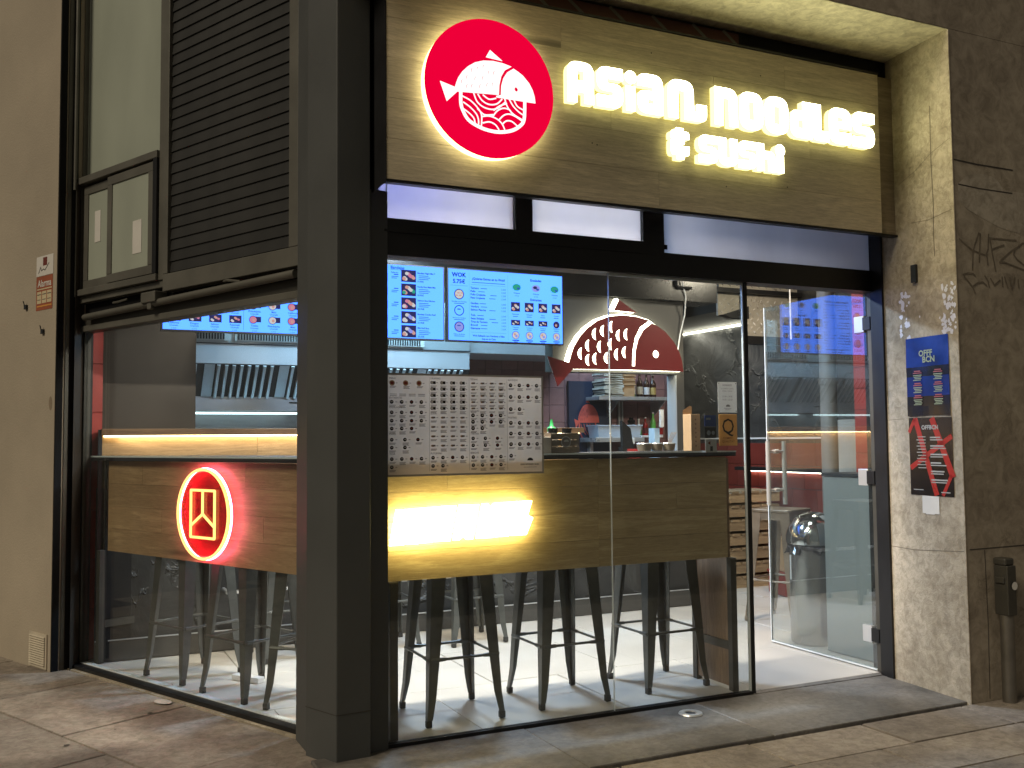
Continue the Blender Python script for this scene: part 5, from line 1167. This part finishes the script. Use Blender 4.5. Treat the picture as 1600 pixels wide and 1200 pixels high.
op = thing('opening_hours_sheet', 'white opening hours sheet fixed at its corners inside the front glass', 'notice')
MB().box(1.716, 1.832, .0075, .0085, 1.376, 1.528).build('sheet', frosted('backlit_paper', (.78, .75, .70), .45, .6), op)
q = MB(); q.text('HORARIO', 1.774, 1.508, .013, .0072, 0, 'C', 1, .01)
for z, s_ in ((1.492, 'DE DOMINGO A JUEVES'), (1.480, 'VIERNES Y SABADO')): q.text(s_, 1.774, z, .0085, .0072, 0, 'C', .85)
q.text('12:00 - 16:00', 1.774, 1.452, .012, .0072, 0, 'C'); q.text('19:30 - 23:30', 1.774, 1.436, .012, .0072, 0, 'C')
q.poly(xf(BODY + HEAD[1:] + [(2.1, 1.757)], .028, 1.774, 1.405), .0072, 0); q.rect(1.752, 1.796, 1.396, 1.398, .0072, 0); q.rect(1.758, 1.790, 1.389, 1.391, .0072, 0)
for x, z in ((1.722, 1.521), (1.826, 1.521), (1.722, 1.383), (1.826, 1.383)): q.disc(x, z, .003, .0071, 1, 8)
q.build('print', [MATS['text_grey'], m_black], op)
qp = thing('quality_plaque', 'golden plaque with a large black letter Q inside the front glass', 'plaque')
MB().box(1.718, 1.830, .0075, .0095, 1.212, 1.368).build('plate', frosted('amber_plate', (.66, .42, .17), .4, .5), qp, bevel=.001)
q = MB(); q.text('Q', 1.774, 1.272, .108, .0068, 0, 'C', .9, .0); q.text('COMERÇ', 1.774, 1.244, .016, .0068, 1, 'C', 1, .01); q.text('QUALITAT', 1.774, 1.228, .016, .0068, 1, 'C', 1, .01)
q.build('lettering', [m_black, simple('brown_letter', (.16, .06, .015), .6)], qp)
s1_ = thing('blue_sticker', 'dark blue payment sticker left of the Q plaque', 'sticker'); MB().box(1.632, 1.700, .0068, .0078, 1.308, 1.362).build('upper_part', simple('blue_print', (.015, .05, .22), .4), s1_); MB().box(1.632, 1.700, .0068, .0078, 1.250, 1.303).build('lower_part', m_black, s1_)
MB().disc(1.655, 1.276, .012, .0062, 0, 12).disc(1.682, 1.276, .010, .0062, 0, 12).rect(1.640, 1.668, 1.340, 1.350, .0062, 0).build('print', simple('sticker_grey', (.22, .25, .30), .5), s1_)
s2_ = thing('grey_sticker', 'small pale grey sticker below the blue payment sticker', 'sticker'); MB().box(1.634, 1.702, .0068, .0078, 1.180, 1.244).build('sheet', simple('pale_grey_print', (.42, .42, .42), .5), s2_)
MB().rect(1.662, 1.678, 1.187, 1.210, .0062, 0).poly([(1.648, 1.226), (1.664, 1.236), (1.664, 1.216)], .0062, 1).build('print', [m_black, MATS['maroon_ink']], s2_)

# ------------------------------------------------------------------ bar stools
def make_stool(mat, label, group='metal bar stools'):
    t = thing('bar_stool', label, 'bar stool', (0, 0, 0), 0, group)
    MB().prism(roundpoly([(-.155, -.155, .04), (.155, -.155, .04), (.155, .155, .04), (-.155, .155, .04)], 4), .745, .762).build('seat', mat, t, bevel=.004)
    q = MB()
    for (ax, ay, bx_, by) in ((-.14, -.14, .14, -.14), (.14, -.14, .14, .14), (.14, .14, -.14, .14), (-.14, .14, -.14, -.14)):
        n_ = Vector((by - ay, -(bx_ - ax))).normalized() * .003
        q.add([(ax, ay, .69), (bx_, by, .69), (bx_, by, .744), (ax, ay, .744)], [(0, 1, 2, 3)])
    q.build('seat_apron', mat, t)
    lv = [(.744, .142, .072), (.55, .152, .062), (.32, .166, .050), (.12, .176, .036), (.030, .186, .026)]
    for sx, sy in ((-1, -1), (1, -1), (1, 1), (-1, 1)):
        q = MB(); ring = []
        for z, c_, wl in lv:
            tt = .004
            ring.append([(sx * c_, sy * c_, z), (sx * (c_ - wl), sy * c_, z), (sx * (c_ - wl), sy * (c_ - tt), z), (sx * (c_ - wl * .55), sy * (c_ - tt * 2.2), z), (sx * (c_ - tt * 1.6), sy * (c_ - tt * 1.6), z), (sx * (c_ - tt * 2.2), sy * (c_ - wl * .55), z), (sx * (c_ - tt), sy * (c_ - wl), z), (sx * c_, sy * (c_ - wl), z)])
        vs = [p_ for r_ in ring for p_ in r_]; n8 = 8; fs = []
        for k_ in range(len(ring) - 1):
            for i in range(n8): fs.append((k_ * n8 + i, k_ * n8 + (i + 1) % n8, (k_ + 1) * n8 + (i + 1) % n8, (k_ + 1) * n8 + i))
        fs += [tuple(range(n8)), tuple(range(len(vs) - n8, len(vs)))]
        q.add(vs, fs); lg = q.build('leg', mat, t)
        MB().box(min(sx * .163, sx * .189), max(sx * .163, sx * .189), min(sy * .163, sy * .189), max(sy * .163, sy * .189), 0, .030).build('rubber_foot', m_rubber if mat is m_stool else mat, lg, bevel=.003)
    c_ = .168
    for i, ((ax, ay), (bx_, by)) in enumerate((((-c_, -c_), (c_, -c_)), ((c_, -c_), (c_, c_)), ((c_, c_), (-c_, c_)), ((-c_, c_), (-c_, -c_)))):
        a3, b3 = Vector((ax, ay, .283)), Vector((bx_, by, .283)); d_ = (b3 - a3).normalized(); e_ = Vector((-d_.y, d_.x, 0)) * .004
        q = MB().cyl(a3 + e_, b3 + e_, .0065, n=8).cyl(a3 + e_ + d_ * .01, a3 + e_ + d_ * .075, .011, .0085, 8).cyl(b3 + e_ - d_ * .01, b3 + e_ - d_ * .075, .011, .0085, 8)
        q.build('footrest_bar', mat, t, True)
    return t
s0 = make_stool(m_stool, 'dark metal bar stool nearest the corner column behind the front window')
s0.location = (.420, .335, 0)
f1rz = F1R
spots = [((.985, .355), 0, 'dark metal bar stool in the middle of the front window row'), ((1.578, .378), R(1), 'dark metal bar stool nearest the entrance, beside the counter end frame'),
 ((-.545, 1.673), f1rz, 'dark metal bar stool farthest left behind the side window'), ((-.325, 1.150), f1rz, 'dark metal bar stool under the neon sign behind the side window'), ((-.085, .790), R(47), 'turned dark metal bar stool behind the column in the side window'),
 ((.600, 1.93), 0, 'dark metal bar stool at the black bar front, its legs showing by the column'), ((1.130, 1.83), R(2), 'dark metal bar stool at the bar, seen between front window stools'), ((.02, 1.92), R(3), 'dark metal bar stool at the bar, seen at the right of the side window')]
for (x, y), rz, lb_ in spots:
    c = copy_tree(s0); c.location = (x, y, 0); c.rotation_euler.z = rz; c['label'] = lb_
sH = make_stool(m_stool2, 'brushed metal bar stool standing in the back area beside the pallets'); sH.location = (3.30, 1.42, 0); sH.rotation_euler.z = R(20)
wb = tag(MB().add([f1(-.99, .30, 0), f1(-.80, .33, 0), f1(-.81, .38, 0), f1(-1.0, .35, 0), f1(-.99, .30, .028), f1(-.80, .33, .028), f1(-.81, .38, .028), f1(-1.0, .35, .028)], [(4, 5, 6, 7), (0, 1, 5, 4), (1, 2, 6, 5), (2, 3, 7, 6), (3, 0, 4, 7)]).build('white_adapter', m_white, bevel=.004), 'small white plastic box lying on the floor by the side window', 'box')

# ------------------------------------------------------------------ bin, pallets, boxes in the back
bn = thing('litter_bin', 'tall stainless litter bin with domed lid beside the glass door', 'bin', (3.000, .770, 0))
MB().lathe([(0, .0), (.148, .0), (.152, .01), (.152, .595), (0, .595)], n=40).build('body', simple('bin_steel', (.36, .35, .33), .24, .85, var=.1, scale=3, bmp=.02), bn, True)
prof = [(.172 * math.cos(R(a_)), .62 + .172 * math.sin(R(a_))) for a_ in range(0, 91, 9)]
MB().lathe([(.168, .600), (.172, .62)] + prof[1:], n=40).build('dome_lid', m_chrome, bn, True)
q = MB(); nn = 48
for i in range(nn):
    a0, a1_ = 2 * math.pi * i / nn, 2 * math.pi * (i + 1) / nn
    f_ = lambda a, k_: .158 + .018 * math.sin(a * 9 + k_ * 2) * (k_ / 2) + .01 * math.sin(a * 23)
    h_ = lambda a: .55 + .016 * math.sin(a * 7)
    for k_ in range(2):
        z0, z1 = (.60, .585) if k_ == 0 else (.585, None)
        p = lambda a, kk: (f_(a, kk) * math.cos(a), f_(a, kk) * math.sin(a), (.602, .583, h_(a))[kk])
        q.add([p(a0, k_), p(a1_, k_), p(a1_, k_ + 1), p(a0, k_ + 1)], [(0, 1, 2, 3)])
q.build('bin_liner', simple('black_liner', (.012, .012, .016), .18, bmp=0), bn)
q = MB(Matrix.Rotation(R(-58), 4, 'Z')); q.add([(-.1535, -.012, .46), (-.1535, .016, .46), (-.1535, .016, .53), (-.1535, -.012, .53)], [(3, 2, 1, 0)]); q.build('sticker', m_white, bn)
q = MB(Matrix.Rotation(R(-20), 4, 'Z')); q.add([(-.1538, -.012, .38), (-.1538, .012, .38), (-.1538, .012, .53), (-.1538, -.012, .53)], [(3, 2, 1, 0)]); q.build('sticker', m_white, bn)
pl = thing('pallet_stack', 'stack of wooden pallets and slats under the dark red tiles', 'pallets', (3.78, 2.72, 0), R(0))
lv_ = 0
for k_ in range(7):
    z = k_ * .118
    for j in range(3): MB().box(0, .62, j * .17, j * .17 + .05, z, z + .075).build('bearer', m_pallet, pl)
    for i in range(6): MB().box(.002 + i * .105, .002 + i * .105 + .078, -.01, .40, z + .076, z + .094).build('deck_board', m_pallet, pl)
for k_, (x, y, rz, lb_) in enumerate(((3.96, 2.16, -14, 'dark red drinks crate on the floor beside the pallet stack'), (4.02, 1.80, -14, 'dark red drinks crate on the floor behind the steel bin'))):
    t = thing('red_crate', lb_, 'crate', (x, y, 0), R(rz), 'dark red crates in the back area')
    rm = simple('red_crate_plastic', (.22, .022, .018), .4)
    MB().box(0, .44, 0, .30, 0, .165).build('crate_body', rm, t, bevel=.01)
    MB().box(-.008, .448, -.008, .308, .166, .185).build('rim', rm, t, bevel=.004)
t = thing('carton', 'brown cardboard carton resting on the red drinks crate', 'box', (4.00, 2.22, .186), R(-14)); MB().box(0, .36, 0, .22, 0, .26).build('carton_body', m_kraft, t, bevel=.003); MB().box(.15, .21, -.002, -.0005, 0, .26).build('tape', simple('packing_tape', (.50, .38, .2), .3), t)
t = thing('red_box', 'red box with pale top standing behind the bin dome', 'box', (4.20, 1.42, .0)); MB().box(0, .2, 0, .28, 0, .85).build('box_body', simple('coral_box', (.40, .05, .04), .5), t, bevel=.003); MB().box(-.002, .202, -.002, .282, .851, .866).build('top_edge', m_paper, t)
